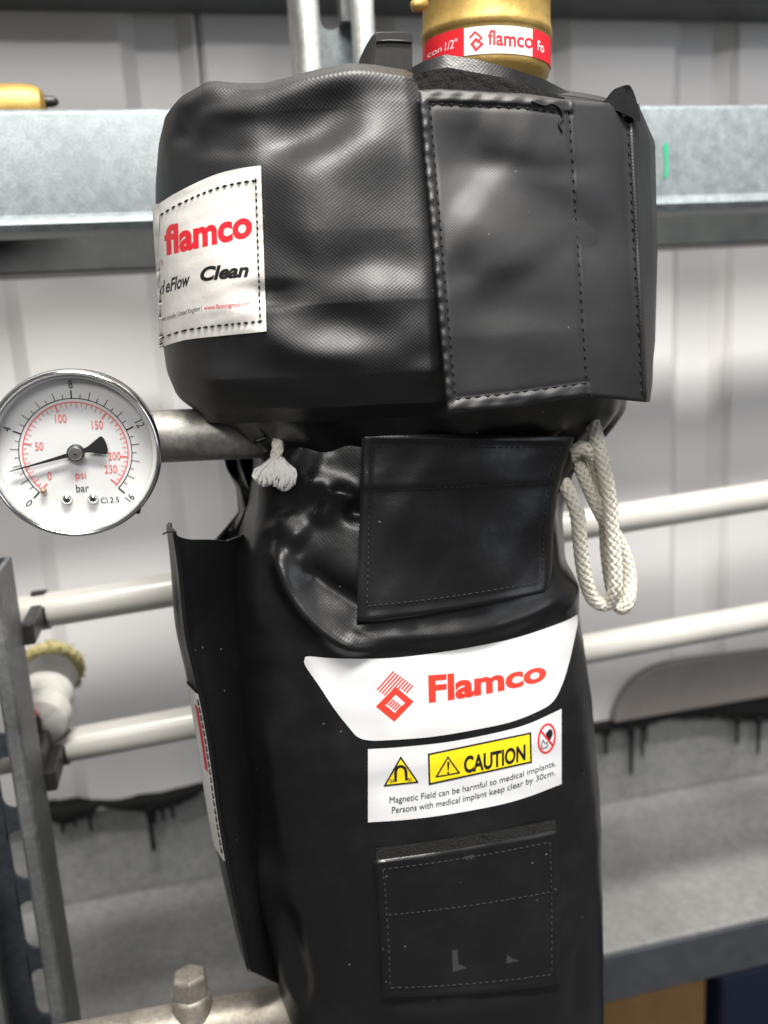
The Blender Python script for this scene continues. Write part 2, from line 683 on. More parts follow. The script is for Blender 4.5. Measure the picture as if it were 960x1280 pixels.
def loft(left, right, Y, front, back, nz, na, expo, ztop=None, zbot=None, lean=0.0, sm=6):
    zl, xl = side_line(left, Y)
    zr, xr = side_line(right, Y)
    zt = min(zl[-1], zr[-1]) if ztop is None else ztop
    zb = max(zl[0], zr[0]) if zbot is None else zbot
    zs = np.linspace(zt, zb, nz)
    XL = smooth1(np.interp(zs, zl, xl), sm)
    XR = smooth1(np.interp(zs, zr, xr), sm)
    s = np.linspace(0, 1, nz)
    FR = front(s) if callable(front) else np.full(nz, front)
    BK = back(s) if callable(back) else np.full(nz, back)
    # even spacing round the ring
    t = np.linspace(0, 2 * np.pi, 1441)[:-1]
    ce, se = np.cos(t), np.sin(t)
    ex = np.sign(ce) * np.abs(ce) ** (2 / expo)
    ey = np.sign(se) * np.abs(se) ** (2 / expo)
    seg = np.hypot(np.diff(np.append(ex, ex[0])), np.diff(np.append(ey, ey[0])))
    L = np.append(0, np.cumsum(seg))
    q = np.linspace(0, L[-1], na + 1)[:-1]
    ex = np.interp(q, L, np.append(ex, ex[0]))
    ey = np.interp(q, L, np.append(ey, ey[0]))
    cx = (XL + XR) / 2
    hw = (XR - XL) / 2
    X = cx[:, None] - hw[:, None] * ex[None, :]
    Yy = Y - np.where(ey[None, :] > 0, FR[:, None], BK[:, None]) * ey[None, :]
    Z = np.repeat(zs[:, None], na, 1)
    V = np.stack([X, Yy, Z], -1)
    per = q / L[-1] * 2 * (hw.mean() + FR.mean()) * 1.6
    uv = np.stack([np.repeat(per[None, :], nz, 0), Z], -1).reshape(-1, 2)
    return V, uv


def normals_grid(V):
    du = np.roll(V, -1, 1) - np.roll(V, 1, 1)
    dv = np.gradient(V, axis=0)
    n = np.cross(dv, du)
    ln = np.linalg.norm(n, axis=-1, keepdims=True)
    n = n / np.maximum(ln, 1e-9)
    return n


def seg_dist(px, py, pts):
    best = np.full(px.shape, 1e9)
    par = np.zeros(px.shape)
    P = pts
    tot = len(P) - 1
    for i, ((ax, ay), (bx, by)) in enumerate(zip(P[:-1], P[1:])):
        dx, dy = bx - ax, by - ay
        t = np.clip(((px - ax) * dx + (py - ay) * dy) / (dx * dx + dy * dy + 1e-9), 0, 1)
        d = np.hypot(px - ax - t * dx, py - ay - t * dy)
        m = d < best
        best = np.where(m, d, best)
        par = np.where(m, (i + t) / tot, par)
    return best, par


def curve2d(pts, n=8):
    return [(v.x, v.y) for v in smooth_path([(x, y, 0) for x, y in pts], n)]


def folds(px, py, lst):
    out = np.zeros(px.shape)
    for pts, amp, wd, sharp in lst:
        if len(pts) == 1:
            d = np.hypot(px - pts[0][0], py - pts[0][1])
            out += amp * np.exp(-(d / wd) ** 2)
        else:
            c = curve2d(pts) if len(pts) > 2 else pts
            d, t = seg_dist(px, py, c)
            taper = np.clip(np.minimum(t, 1 - t) * 5, 0.12, 1)
            wv = wd * (0.6 + 0.4 * taper)
            out += amp * taper * np.exp(-(d / wv) ** sharp)
    return out


def blur2(D, k, passes=2, wrap=False):
    ker = np.ones(2 * k + 1) / (2 * k + 1)
    for _ in range(passes):
        D = np.apply_along_axis(lambda a: np.convolve(np.pad(a, k, mode='edge'), ker, 'valid'), 0, D)
        D = np.apply_along_axis(lambda a: np.convolve(np.pad(a, k, mode='wrap' if wrap else 'edge'), ker, 'valid'), 1, D)
    return D


def ripple(px, py, seed, scale, n=10):
    rs = np.random.RandomState(seed)
    out = np.zeros(px.shape)
    for _ in range(n):
        a = rs.uniform(0, 2 * np.pi)
        k = rs.uniform(0.5, 1.6) * 2 * np.pi / scale
        out += np.sin((px * np.cos(a) + py * np.sin(a)) * k + rs.uniform(0, 6.28)) / n ** 0.5
    return out


def close_loft(V, top=None, bot=None):
    """grid -> closed mesh: capped by fans drawn to a point"""
    nz, na, _ = V.shape
    vv = V.reshape(-1, 3)
    Fs = grid_faces(nz, na, True)
    extra = []
    k = len(vv)
    for row, rev in ((0, True), (nz - 1, False)):
        c = V[row].mean(0)
        extra.append(c)
        for j in range(na):
            a, b = row * na + j, row * na + (j + 1) % na
            Fs.append((k, b, a) if rev else (k, a, b))
        k += 1
    return np.vstack([vv, extra]), Fs


def sheet(corner_fn, nu, nv, tree, off_fn, thick, name, m, parent, uvs=0.36, fold=None):
    """a thick cloth patch: corner_fn(u,v) -> pixel, dropped on tree, lifted off_fn(u,v,px,py) mm"""
    us = np.linspace(0, 1, nu)
    vs = np.linspace(0, 1, nv)
    P = [corner_fn(u, v) for v in vs for u in us]
    off = [off_fn(u, v, *P[i * nu + j]) for i, v in enumerate(vs) for j, u in enumerate(us)]
    if fold:
        A = np.array(P)
        off = (np.array(off) + blur2(folds(A[:, 0], A[:, 1], fold).reshape(nv, nu), 4, 2).ravel()).tolist()
    front = drop(tree, P, off)
    n = nu * nv
    back = [p + p.normalized() * thick for p in front]
    Fs = []
    for i in range(nv - 1):
        for j in range(nu - 1):
            a = i * nu + j
            Fs.append((a, a + nu, a + nu + 1, a + 1))
            Fs.append((n + a, n + a + 1, n + a + nu + 1, n + a + nu))
    rim = [j for j in range(nu)] + [i * nu + nu - 1 for i in range(1, nv)] + [(nv - 1) * nu + j for j in range(nu - 2, -1, -1)] + [i * nu for i in range(nv - 2, 0, -1)]
    for a, b in zip(rim, rim[1:] + rim[:1]):
        Fs.append((a, b, n + b, n + a))
    uv = [(p[0] * uvs, -p[1] * uvs) for p in P] * 2
    o = mk(name, front + back, Fs, m, parent, uv=uv, angle=50)
    return o, bvh(front, [f for f in Fs if max(f) < n])


def quadmap(TL, TR, BR, BL, bow=(0, 0, 0, 0)):
    """bilinear pixel quad; bow = sag of top, right, bottom, left edges in pixels"""
    def f(u, v):
        x = (TL[0] * (1 - u) + TR[0] * u) * (1 - v) + (BL[0] * (1 - u) + BR[0] * u) * v
        y = (TL[1] * (1 - u) + TR[1] * u) * (1 - v) + (BL[1] * (1 - u) + BR[1] * u) * v
        y += 4 * u * (1 - u) * (bow[0] * (1 - v) + bow[2] * v)
        x += 4 * v * (1 - v) * (bow[1] * u + bow[3] * (1 - u))
        return (x, y)
    return f

# =================================================================== SETTING
FLOOR = -CAMZ
LEDGE = -531.0
WB = -432.0          # bottom of the cladding
WALLY = 800.0

o = mk('floor', [(-2600, -2600, FLOOR), (3000, -2600, FLOOR), (3000, 1400, FLOOR), (-2600, 1400, FLOOR)], [(0, 1, 2, 3)], 'floor')
tag(o, kind='structure')

# cladding: a backing sheet, profiled panels side by side, sealant and drips at the lower edge
bv, bf = box(-2400, 2800, WALLY + 40, WALLY + 90, WB, 1900)
wall = mk('wall', bv, bf, 'wall', smooth=False)
tag(wall, kind='structure')
xs_seam = at(918, 100, WALLY).x


def clad_profile(x0, x1):
    """zig-zag of a profiled sheet: broad flats, shallow stiffening ribs"""
    pts = [(x0, WALLY + 5)]
    x = x0 + 4
    pts.append((x, WALLY))
    while x < x1 - 60:
        nx = min(x + 155, x1 - 4)
        pts += [(nx - 52, WALLY), (nx - 40, WALLY + 10), (nx - 6, WALLY + 10), (nx + 8, WALLY)]
        x = nx + 8
    pts.append((x1 - 4, WALLY))
    pts.append((x1, WALLY + 5))
    return pts


pw = 489.0 + 8
xk = xs_seam - pw * 5
while xk < 2600:
    P = clad_profile(xk + 0.8, xk + pw - 0.8)
    n = len(P)
    P2 = P + [(P[-1][0], WALLY + 38), (P[0][0], WALLY + 38)]
    V, Fs = extrude(P2, lambda x, y: Vector((x, y, WB + 0.5)), lambda x, y: Vector((x, y, 1890)))
    bevel(mk('panel', V, Fs, 'wall', wall, smooth=False), 1.5, 2)
    xk += pw

# sealant along the lower edge of the cladding: an irregular bead with drips
def bead(pairs, name='sealant_bead'):
    # pairs: (px, top py, bottom py)
    X, T, B = [], [], []
    for a, b in zip(pairs[:-1], pairs[1:]):
        n = max(2, int((b[0] - a[0]) / 2.5))
        for k in range(n):
            t = k / n
            X.append(a[0] + (b[0] - a[0]) * t)
            T.append(a[1] + (b[1] - a[1]) * t - 2 + random.uniform(-.7, .7))
            B.append(a[2] + (b[2] - a[2]) * t + 3 + random.uniform(-1, 1))
    V = []
    n = len(X)
    for k in range(n):
        p, q = at(X[k], T[k], WALLY - 3), at(X[k], B[k], WALLY - 3)
        V += [p + Vector((0, 6, 0)), p, (p + q) / 2 + Vector((0, -5, 0)), q, q + Vector((0, 30, 0)), p + Vector((0, 30, 0))]
    Fs = []
    for k in range(n - 1):
        for j in range(6):
            a, b = k * 6 + j, k * 6 + (j + 1) % 6
            Fs.append((a, b, b + 6, a + 6))
    Fs += [(5, 4, 3, 2, 1, 0), tuple((n - 1) * 6 + j for j in range(6))]
    return mk(name, V, Fs, 'tar', wall)


bead([(-420, 1085, 1092), (-260, 1058, 1070), (-120, 1038, 1044), (-30, 1022, 1030), (20, 1015, 1018), (45, 1012, 1016), (60, 1010, 1021), (78, 1010, 1030), (95, 1006, 1022), (112, 1003, 1018), (124, 1004, 1006), (150, 1003, 1009), (178, 996, 1012),
      (200, 994, 1010), (225, 988, 1003), (255, 981, 986), (300, 972, 978), (420, 956, 960), (520, 940, 950), (640, 923, 928), (735, 908, 911)])
bead([(735, 908, 912), (752, 905, 914), (768, 902, 908), (776, 902, 909), (790, 897, 909), (812, 893, 903), (835, 890, 896), (858, 886, 895), (880, 880, 895),
      (900, 876, 893), (915, 873, 897), (930, 872, 898), (950, 870, 899), (985, 864, 894), (1030, 858, 880), (1120, 848, 852), (1230, 832, 846), (1360, 812, 818), (1500, 794, 800)])
for (px, y0, y1, wd) in [(76, 1020, 1042, 6), (92, 1018, 1035, 4), (111, 1014, 1040, 5), (185, 1006, 1066, 7), (190, 1006, 1030, 8), (202, 1006, 1026, 5), (214, 1002, 1024, 5),
                         (757, 908, 944, 6), (761, 906, 920, 8), (789, 905, 969, 7), (803, 903, 947, 5), (808, 902, 928, 4), (922, 895, 931, 6), (949, 896, 943, 6), (975, 890, 925, 5)]:
    p0, p1 = at(px, y0, WALLY - 5), at(px, y1, WALLY - 5)
    p1 = Vector((p0.x, p0.y, p1.z))
    wmm = wd * 0.56
    path = [p0 + (p1 - p0) * t for t in (0, .12, .3, .5, .7, .85, .95, 1)]
    rr = [1.5, 1.05, .72, .6, .55, .6, .5, .12]
    mk('drip', *tube(path, lambda t, rr=rr, wmm=wmm: wmm * np.interp(t, (0, .14, .28, .43, .57, .71, .86, 1), rr), 8), 'tar', wall)

# thin grey-brown shape built flat on the cladding above the drips, at the right
M['grey_brown_shape'] = mat('grey_brown_surface', (0.30, 0.275, 0.26), 0.6, 0, speckle((0.17, 0.153, 0.143), (0.22, 0.20, 0.188), 25, 0.2, 0.001, 8, 0.3))
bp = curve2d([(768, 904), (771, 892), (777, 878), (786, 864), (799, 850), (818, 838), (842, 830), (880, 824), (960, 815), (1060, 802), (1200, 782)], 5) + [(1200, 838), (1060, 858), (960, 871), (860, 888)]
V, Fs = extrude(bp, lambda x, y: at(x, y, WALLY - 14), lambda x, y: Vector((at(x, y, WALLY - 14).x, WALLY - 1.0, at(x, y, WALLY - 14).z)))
bo = recalc(mk('flat_shape', V, Fs, 'grey_brown_shape', smooth=False))
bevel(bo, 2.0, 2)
tag(bo, 'flat grey-brown shape with a rounded corner on the wall above the black drips', 'grey_brown_shape')

# upstand under the cladding, the slab, its painted front edge
V, Fs = box(-2400, 2800, WALLY + 16, WALLY + 90, LEDGE - 60, WB - 0.5)
o = mk('upstand', V, Fs, 'slab', smooth=False)
tag(o, kind='structure')
V, Fs = box(-2400, 2800, 600, WALLY + 14, LEDGE - 42, LEDGE)
ledge = mk('ledge', V, Fs, 'slab', smooth=False)
bevel(ledge, 2.5, 2)
tag(ledge, kind='structure')
V, Fs = box(-2400, 2800, 595, 599.5, LEDGE - 46, LEDGE - 1.2)
bevel(mk('edge_strip', V, Fs, 'slab_edge', ledge, smooth=False), 1.2, 2)
for lx in (-700, 1500):
    V, Fs = box(lx, lx + 60, 640, 700, FLOOR, LEDGE - 42.5)
    mk('bracket', V, Fs, 'slab_edge', ledge, smooth=False)


# =================================================================== STEELWORK AND PIPES BEHIND
def beam(name, z0, z1, y0, y1, label):
    t = 5
    poly = [(y0, z0), (y1, z0), (y1, z0 + t), (y0 + t, z0 + t), (y0 + t, z1 - t), (y1, z1 - t), (y1, z1), (y0, z1)]
    V, Fs = extrude(poly, lambda y, z: Vector((-2300, y, z)), lambda y, z: Vector((2700, y, z)))
    o = mk(name, V, Fs, 'beam', smooth=False)
    bevel(o, 1.5, 2)
    tag(o, label, 'beam')
    return o


beam('steel_rail', 46.5, 96, 640, 690, 'dark grey painted rail running across the wall just below the galvanised channel')
sh = beam('top_rail', 255.5, 330, 745, 795, 'dark grey painted steel rail along the very top edge of the picture, with an added light-blocking plate above')
sh['category'] = 'shelf'
V, Fs = box(-2300, 2700, 570, 798, 330.5, 348)  # added plate above the view, unseen, put there to shade the upper wall
mk('added_shade_plate', V, Fs, 'beam', sh, smooth=False)

# galvanised channel across the picture
ch = empty('strut_channel', (150, 520, 58), 'wide galvanised steel channel running horizontally behind the upper black cover', 'channel')
z0, z1, y0 = 58.0, 121.0, 520.0
poly = [(y0 + 41, z0 + 2), (y0 + 10, z0 + 2), (y0 + 3, z0), (y0 - 3, z0 + 1), (y0 - 5, z0 + 4.5), (y0 - 3.5, z0 + 8), (y0, z0 + 10),
        (y0, z1 - 3), (y0 + 1, z1 - 1), (y0 + 3, z1), (y0 + 41, z1), (y0 + 41, z1 - 3), (y0 + 4, z1 - 3), (y0 + 3, z0 + 10), (y0 + 5, z0 + 5), (y0 + 41, z0 + 5)]
V, Fs = extrude(poly, lambda y, z: Vector((-1500, y, z)), lambda y, z: Vector((1800, y, z)))
mk('rail', V, Fs, 'galv', ch, angle=40)
gm = [(829, 180), (833, 177), (836, 184), (835, 200), (836, 214), (834, 222), (830, 223), (831, 205)]
gP, gF = poly_px(gm, 6)
mk('green_mark', [at(x, y, 519.6) for x, y in gP], gF, 'green', ch, smooth=False)['label'] = 'short green marker stroke'

# upright slotted strut standing behind the channel
xa, xb = at(374, 40, 566).x, at(470, 40, 566).x
up = empty('slotted_upright', ((xa + xb) / 2, 580, 60), 'bright galvanised slotted upright with two rounded lips behind the black lever', 'upright')
zb, zt = 60.0, 700.0
for sx, x in ((1, xa), (-1, xb)):
    lipw = 12.5
    poly = [(x, 606), (x, 569)] + [(x + sx * (lipw / 2 - lipw / 2 * math.cos(a)), 569 - 5 * math.sin(a)) for a in np.linspace(0.3, math.pi, 9)] + \
           [(x + sx * lipw, 578), (x + sx * (lipw - 2), 578), (x + sx * (lipw - 2), 570), (x + sx * 2.5, 570), (x + sx * 2.5, 606)]
    V, Fs = extrude(poly, lambda a, b: Vector((a, b, zb)), lambda a, b: Vector((a, b, zt)))
    recalc(mk('lip', V, Fs, 'bright', up, angle=35))
# back web with slots: left strip, right strip and bridges between the slot holes
wy = 603
sl0, sl1 = at(400, 30, wy).x, at(426, 30, wy).x
zslot = at(412, 38, wy).z


def web_strip(x0, x1, z0_, z1_):
    return box(x0, x1, wy, wy + 2.5, z0_, z1_)


pieces = [web_strip(xa + 2.5, sl0, zb, zt), web_strip(sl1, xb - 2.5, zb, zt)]
rs = (sl1 - sl0) / 2
zc = zslot + rs
prev = zb
k = 0
zlist = []
zz = zc - 75
while zz < zt:
    zlist.append(zz)
    zz += 75
for zz in zlist:
    # solid bridge from prev up to this slot's rounded bottom, as an arc-topped piece
    if zz - rs > prev:
        top = [(sl0 + rs - rs * math.cos(a), zz - rs * math.sin(a)) for a in np.linspace(0, math.pi, 13)]
        bot = [(sl1, prev), (sl0, prev)] if prev == zb else [(sl1 - rs + rs * math.cos(a), prev + rs * math.sin(a)) for a in np.linspace(0, math.pi, 13)]
        pieces.append(extrude(top + bot, lambda a, b: Vector((a, wy, b)), lambda a, b: Vector((a, wy + 2.5, b))))
    prev = zz + 38
V, Fs = join(pieces)
recalc(mk('web', V, Fs, 'galv', up, smooth=False))
V, Fs = box(at(427, 20, wy - 14).x, at(447, 20, wy - 14).x, wy - 14, wy - 2, at(437, 26, wy - 14).z, zt)
mk('insert', V, Fs, 'galv_dark', up, smooth=False)

# slotted post at the lower left
px_ = -101.5
post = empty('slotted_post', (px_ - 20, 470, FLOOR), 'dark slotted steel post standing in the lower left corner', 'post')
zt, zb, y0 = -114.0, FLOOR, 470.0
poly = [(px_, y0 + 41), (px_, y0 + 1.5), (px_ - 1.5, y0), (px_ - 7, y0), (px_ - 8.5, y0 + 1.5), (px_ - 8.5, y0 + 8), (px_ - 6.5, y0 + 8), (px_ - 6.5, y0 + 2.5), (px_ - 2.5, y0 + 2.5), (px_ - 2.5, y0 + 41)]
V, Fs = extrude(poly, lambda a, b: Vector((a, b, zb)), lambda a, b: Vector((a, b, zt)))
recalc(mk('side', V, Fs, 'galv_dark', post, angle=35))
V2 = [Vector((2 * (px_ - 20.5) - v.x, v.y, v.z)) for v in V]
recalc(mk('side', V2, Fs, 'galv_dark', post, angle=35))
wy = y0 + 38.5
s0, s1 = px_ - 24.5, px_ - 11.5
pieces = [box(px_ - 38.5, s0, wy, wy + 2.5, zb, zt), box(s1, px_ - 2.5, wy, wy + 2.5, zb, zt)]
rs = 7.0
prev = zt
zz = at(22, 1080, wy).z + 5
zz = zz + 47 * 8
while zz + 16.5 > zt - 6:
    zz -= 47
first = True
while zz > zb + 40:
    a0 = zz + 16.5
    top = [(s0, prev), (s1, prev)] if first else [(s0 + rs - rs * math.cos(a), prev - rs * math.sin(a)) for a in np.linspace(0, math.pi, 13)]
    if prev - a0 > 0 or first:
        low = [(s1 - rs + rs * math.cos(a), a0 - rs + rs * math.sin(a)) for a in np.linspace(0, math.pi, 13)]
        pieces.append(extrude(top + low, lambda a, b: Vector((a, wy, b)), lambda a, b: Vector((a, wy + 2.5, b))))
        first = False
        prev = zz - 9.5
    zz -= 47
V, Fs = join(pieces)
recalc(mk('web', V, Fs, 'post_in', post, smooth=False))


# two plastic pipes
def pipe(pL, pR, rad, label):
    a, b = at(*pL, 560), at(*pR, 560)
    d = (b - a).normalized()
    P = [a - d * 700, a - d * 10, b, b + d * 900]
    P = [P[0] + (P[-1] - P[0]) * t for t in np.linspace(0, 1, 24)]
    P = [p + Vector((0, 0, 1.2 * math.sin(p.x * 0.004))) for p in P]
    o = mk('plastic_pipe', *tube(P, rad, 28), 'pipe', angle=50)
    tag(o, label, 'pipe', 'off-white pipes along the wall')
    return a, d


pa, pd = pipe((100, 755), (850, 638), 10.8, 'upper of two off-white plastic pipes crossing behind the jacket, beside the cord loops')
pb, pe = pipe((100, 928), (850, 792), 10.8, 'lower of two off-white plastic pipes, just above the black drips')


def clip(c, d, label):
    root = empty('pipe_clip', c, label, 'pipe clip', 'clips holding the pipes to the post')
    a, e1, e2 = frame(d)
    V = []
    n = 22
    for r in (11.0, 12.6):
        for h in (-4, 4):
            for k in range(n):
                t = -0.4 + (2 * math.pi - 0.9) * k / (n - 1)
                V.append(c + a * h + e1 * (r * math.cos(t)) + e2 * (r * math.sin(t)))
    Fs = []
    for k in range(n - 1):
        Fs += [(k, k + 1, n + k + 1, n + k), (2 * n + k, 3 * n + k, 3 * n + k + 1, 2 * n + k + 1), (k, 2 * n + k, 2 * n + k + 1, k + 1), (n + k, n + k + 1, 3 * n + k + 1, 3 * n + k)]
    Fs += [(0, n, 3 * n, 2 * n), (n - 1, 3 * n - 1, 4 * n - 1, 2 * n - 1)]
    recalc(mk('ring', V, Fs, 'plastic', root, angle=40))
    x0 = c.x
    V, Fs = box(x0 - 4, x0 + 3, 511.2, c.y - 11.5, c.z - 6, c.z + 7)
    bevel(mk('bracket', V, Fs, 'plastic', root, smooth=False), 1.2)
    V, Fs = lathe([(4.2, 0), (4.2, 3.5), (3.2, 4.5)], (x0, 511.5, c.z + 16), (0, -1, 0), 6)
    return root


for (p, d, txt) in ((pa, pd, 'black clip holding the upper off-white pipe at the top of the slotted post'), (pb, pe, 'black clip holding the lower off-white pipe to the slotted post')):
    c = p + d * ((px_ + 3 - p.x) / d.x)
    clip(c, d, txt)

# taped pipe end beside the post
tp = empty('taped_pipe_end', at(47, 897, 552), 'white tape wrapped pipe end with fluffy yellow fibre beside the slotted post', 'pipe end')
c0, c1 = at(52, 888, 556), at(66, 836, 600)
c0 = c0 + (c0 - c1) * 0.3
ax = (c1 - c0)
L = ax.length
prof = [(0.1, 0)]
for k in range(9):
    h0, h1 = L * k / 9, L * (k + 1) / 9
    rr = 15.5 + 1.6 * math.sin(k * 2.1) + (1.5 if k < 3 else 0)
    prof += [(rr - .8, h0 + .4), (rr + .5, h0 + 1.4), (rr + .3, h1 - .8)]
prof.append((0.1, L))
V, Fs = lathe(prof, c0, ax, 36)
V = [v + Vector((random.uniform(-.25, .25), random.uniform(-.25, .25), random.uniform(-.25, .25))) for v in V]
mk('tape_sleeve', V, Fs, 'tape_white', tp, angle=60)
V, Fs = lathe([(0.1, L - 8), (17, L - 8), (19.5, L - 3), (20, L + 3), (17, L + 8), (0.1, L + 9)], c0, ax, 40)
V = [v + Vector([random.uniform(-1.6, 1.6) for _ in range(3)]) for v in V]
mk('fibre_wrap', V, Fs, 'tape_yellow', tp)
parts = []
a_, e1_, e2_ = frame(ax)
for k in range(260):
    t = random.uniform(0, 6.283)
    h = L + random.uniform(-7, 6)
    p = c0 + a_ * h + (e1_ * math.cos(t) + e2_ * math.sin(t)) * random.uniform(17.5, 19.5)
    q = p + (e1_ * math.cos(t) + e2_ * math.sin(t)) * random.uniform(.2, 1.2) + Vector([random.uniform(-3, 3) for _ in range(3)])
    parts.append(tube([p, (p + q) / 2 + Vector([random.uniform(-1, 1) for _ in range(3)]), q], 0.4, 4))
V, Fs = join(parts)
mk('fibres', V, Fs, 'tape_yellow', tp, kind='stuff')

# small lever valve clip below the tape: black body with a red tip
cl = empty('small_clamp', at(42, 925, 540), 'small black clamp with a red tip below the taped pipe end', 'clamp')
pA = at(44, 905, 540)
P = smooth_path([at(30, 897, 540), at(38, 893, 540), at(45, 899, 540), at(48, 915, 540), at(50, 940, 540), at(52, 965, 540)], 6)
mk('arm', *tube(P, 2.6, 10), 'plastic', cl)
V, Fs = lathe([(0.1, 0), (2.6, .4), (2.9, 2), (2.9, 5), (0.1, 6)], at(34, 895, 537), (1, 0, 0.3), 14)
mk('tip', V, Fs, 'red', cl)
V, Fs = box(pA.x - 6, pA.x + 7, 511.3, 545, pA.z - 22, pA.z - 6)
bevel(mk('block', V, Fs, 'plastic', cl, smooth=False), 1.5)

# distant brass union on the channel at the upper left
bz = at(20, 118, 600)
bu = empty('brass_union', (bz.x, 600, 121.2), 'small brass pipe union lying on the galvanised channel at the far left', 'pipe fitting')
zc = at(20, 107, 600).z - 13
V, Fs = lathe([(9, -70), (13, -66), (14.2, -58), (14.4, -30), (13.6, -24), (12.2, -22), (12.2, -18), (13.6, -16), (13.9, 6), (13.2, 12), (11.5, 16), (8, 18), (0.1, 18.5)], (bz.x - 2, 600, zc), (1, 0, 0), 36)
mk('body', V, Fs, 'brass', bu, angle=30)
V, Fs = lathe([(3.2, 17), (3.4, 18), (3, 23), (2, 25), (0.1, 26)], (bz.x - 2, 600, zc + 4), (1, 0, 0), 24)
mk('plug', V, Fs, 'plastic', bu, angle=40)

# lower pipe with a hexagonal plug
pl0, pl1 = at(110, 1312, 400), at(372, 1262, 400)
d = (pl1 - pl0).normalized()
P = [pl0 - d * 60 + (pl1 + d * 55 - pl0 + d * 60) * t for t in np.linspace(0, 1, 10)]
lp = empty('drain_pipe', pl0, 'worn metal pipe with a hexagonal plug at the bottom left below the jacket', 'pipe')
mk('barrel', *tube(P, lambda t: 13.5, 40), 'pipe_warm', lp, angle=50)
hc = at(241, 1262, 398)
hc = hc + Vector((0, 2, 0))
updir = Vector((0.0, 0.12, 1)).normalized()
V, Fs = lathe([(9.8, -14), (9.8, 5), (9.2, 6.5), (8.6, 7)], hc, updir, 32)
mk('boss', V, Fs, 'pipe_warm', lp, angle=40)
V, Fs = lathe([(8.9, 7.0), (9.3, 7.8), (9.3, 16.5), (8.3, 18.0), (5, 18.2)], hc, updir, 6)
plug = mk('hex_plug', V, Fs, 'pipe_warm', lp, smooth=False)
bevel(plug, 0.6, 2)

# things under the slab
bx0, bx1 = at(700, 1240, 690).x, at(882, 1240, 690).x
tz = at(800, 1240, 690).z
cb = empty('cardboard_box', ((bx0 + bx1) / 2, 760, FLOOR), 'plain brown cardboard box standing under the concrete ledge', 'box')
V, Fs = box(bx0 - 60, bx1, 690, 940, FLOOR + .5, tz)
bevel(mk('carton', V, Fs, 'card', cb, smooth=False), 1.0)
for (a, b) in ((690.5, 813), (817, 939.5)):
    V, Fs = box(bx0 - 59.5, bx1 - .5, a, b, tz + .2, tz + 3.4)
    mk('lid_flap', V, Fs, 'card', cb, smooth=False)
cx0 = at(905, 1240, 675).x
crz = at(940, 1208, 675).z
cr = empty('storage_crate', (cx0 + 150, 800, FLOOR), 'dark blue plastic crate in shadow under the concrete ledge, lower right corner', 'crate')
V, Fs = box(cx0, cx0 + 350, 675, 940, FLOOR + .5, crz - 12)
bevel(mk('body', V, Fs, 'crate', cr, smooth=False), 6, 3)
V, Fs = box(cx0 - 6, cx0 + 356, 669, 946, crz - 12.5, crz)
bevel(mk('rim', V, Fs, 'crate', cr, smooth=False), 3, 3)

# =================================================================== LOWER JACKET
YC = 410.0
lj = empty('lower_jacket', (at(520, 900, YC).x, YC, -470), 'tall black vinyl insulation jacket with white stickers, hanging below the shorter cover', 'insulation jacket')
LB = [(330, 500), (322, 540), (317, 580), (314, 625), (306, 655), (291, 690), (293, 780), (299, 870), (308, 960), (318, 1040), (330, 1130), (346, 1228), (372, 1275), (392, 1330), (400, 1420)]
RB = [(741.4545454545455, 490), (725.2727272727273, 530), (697.2727272727273, 585), (690.8181818181819, 630), (694.5454545454545, 690), (704, 760), (717, 850), (726, 950), (729, 1050), (731, 1130), (731, 1220), (728, 1300), (726, 1420)]


def lj_front(s):
    return np.interp(s, [0, .05, .12, .22, .35, .6, .8, 1], [50, 54, 58, 62, 66, 68, 68, 66])


G, UV = loft(LB, RB, YC, lj_front, 70, 420, 400, 2.7, zbot=-470)
base_lower = bvh(*close_loft(G))
NG = normals_grid(G)
if NG[200, 100, 1] > 0:
    NG = -NG
vx, vy = proj(G.reshape(-1, 3))
vx, vy = vx.reshape(G.shape[:2]), vy.reshape(G.shape[:2])
LF = [
    ([(352, 672), (357, 704), (373, 744), (402, 782), (440, 806), (485, 808)], 7.0, 12, 1.5),
    ([(372, 706), (402, 728), (440, 752), (470, 768)], -5.0, 17, 2),
    ([(352, 640), (366, 664), (384, 676)], 5.0, 20, 1.8),
    ([(410, 556), (398, 595), (378, 640)], 1.5, 10, 1.8), ([(372, 560), (352, 600), (336, 660)], 1.5, 12, 1.8),
    ([(378, 800), (400, 850), (412, 900)], 0.9, 16, 1.8), ([(330, 880), (345, 980), (352, 1080)], 1.2, 10, 1.6),
    ([(388, 642), (402, 645), (410, 636), (415, 622), (424, 617), (440, 624), (462, 634)], 4.4, 7, 1.6),
    ([(428, 636), (448, 642), (465, 642)], -4.5, 9, 2),
    ([(378, 605), (400, 604), (430, 612), (452, 620)], 2.2, 13, 1.9),
    ([(440, 800), (520, 796), (600, 786), (670, 762), (722, 722)], 3.2, 11, 1.5),
    ([(505, 820), (600, 815), (700, 775)], -1.5, 10, 2),
    ([(335, 560), (330, 640), (322, 720), (318, 800)], 2.5, 14, 2),
    ([(705, 600), (712, 680), (724, 740)], -3.5, 12, 2),
    ([(700, 770), (712, 740), (716, 700)], 3.0, 9, 1.7),
    ([(322, 1040), (338, 1130), (352, 1200), (372, 1260)], 3.5, 9, 1.7),
    ([(352, 1120), (366, 1190), (384, 1260)], -2.5, 12, 2),
    ([(470, 1262), (560, 1266), (680, 1250)], 2.0, 12, 2),
    ([(725, 1180), (722, 1290)], -2.5, 12, 2),
    ([(340, 760), (350, 900), (362, 1040)], 1.4, 22, 2),
    ([(560, 1048), (640, 1040)], 1.0, 14, 2),
]
frontmask = np.clip((YC - G[..., 1]) / 25.0, 0, 1)
D = blur2(folds(vx, vy, LF), 1, 2, True) * frontmask
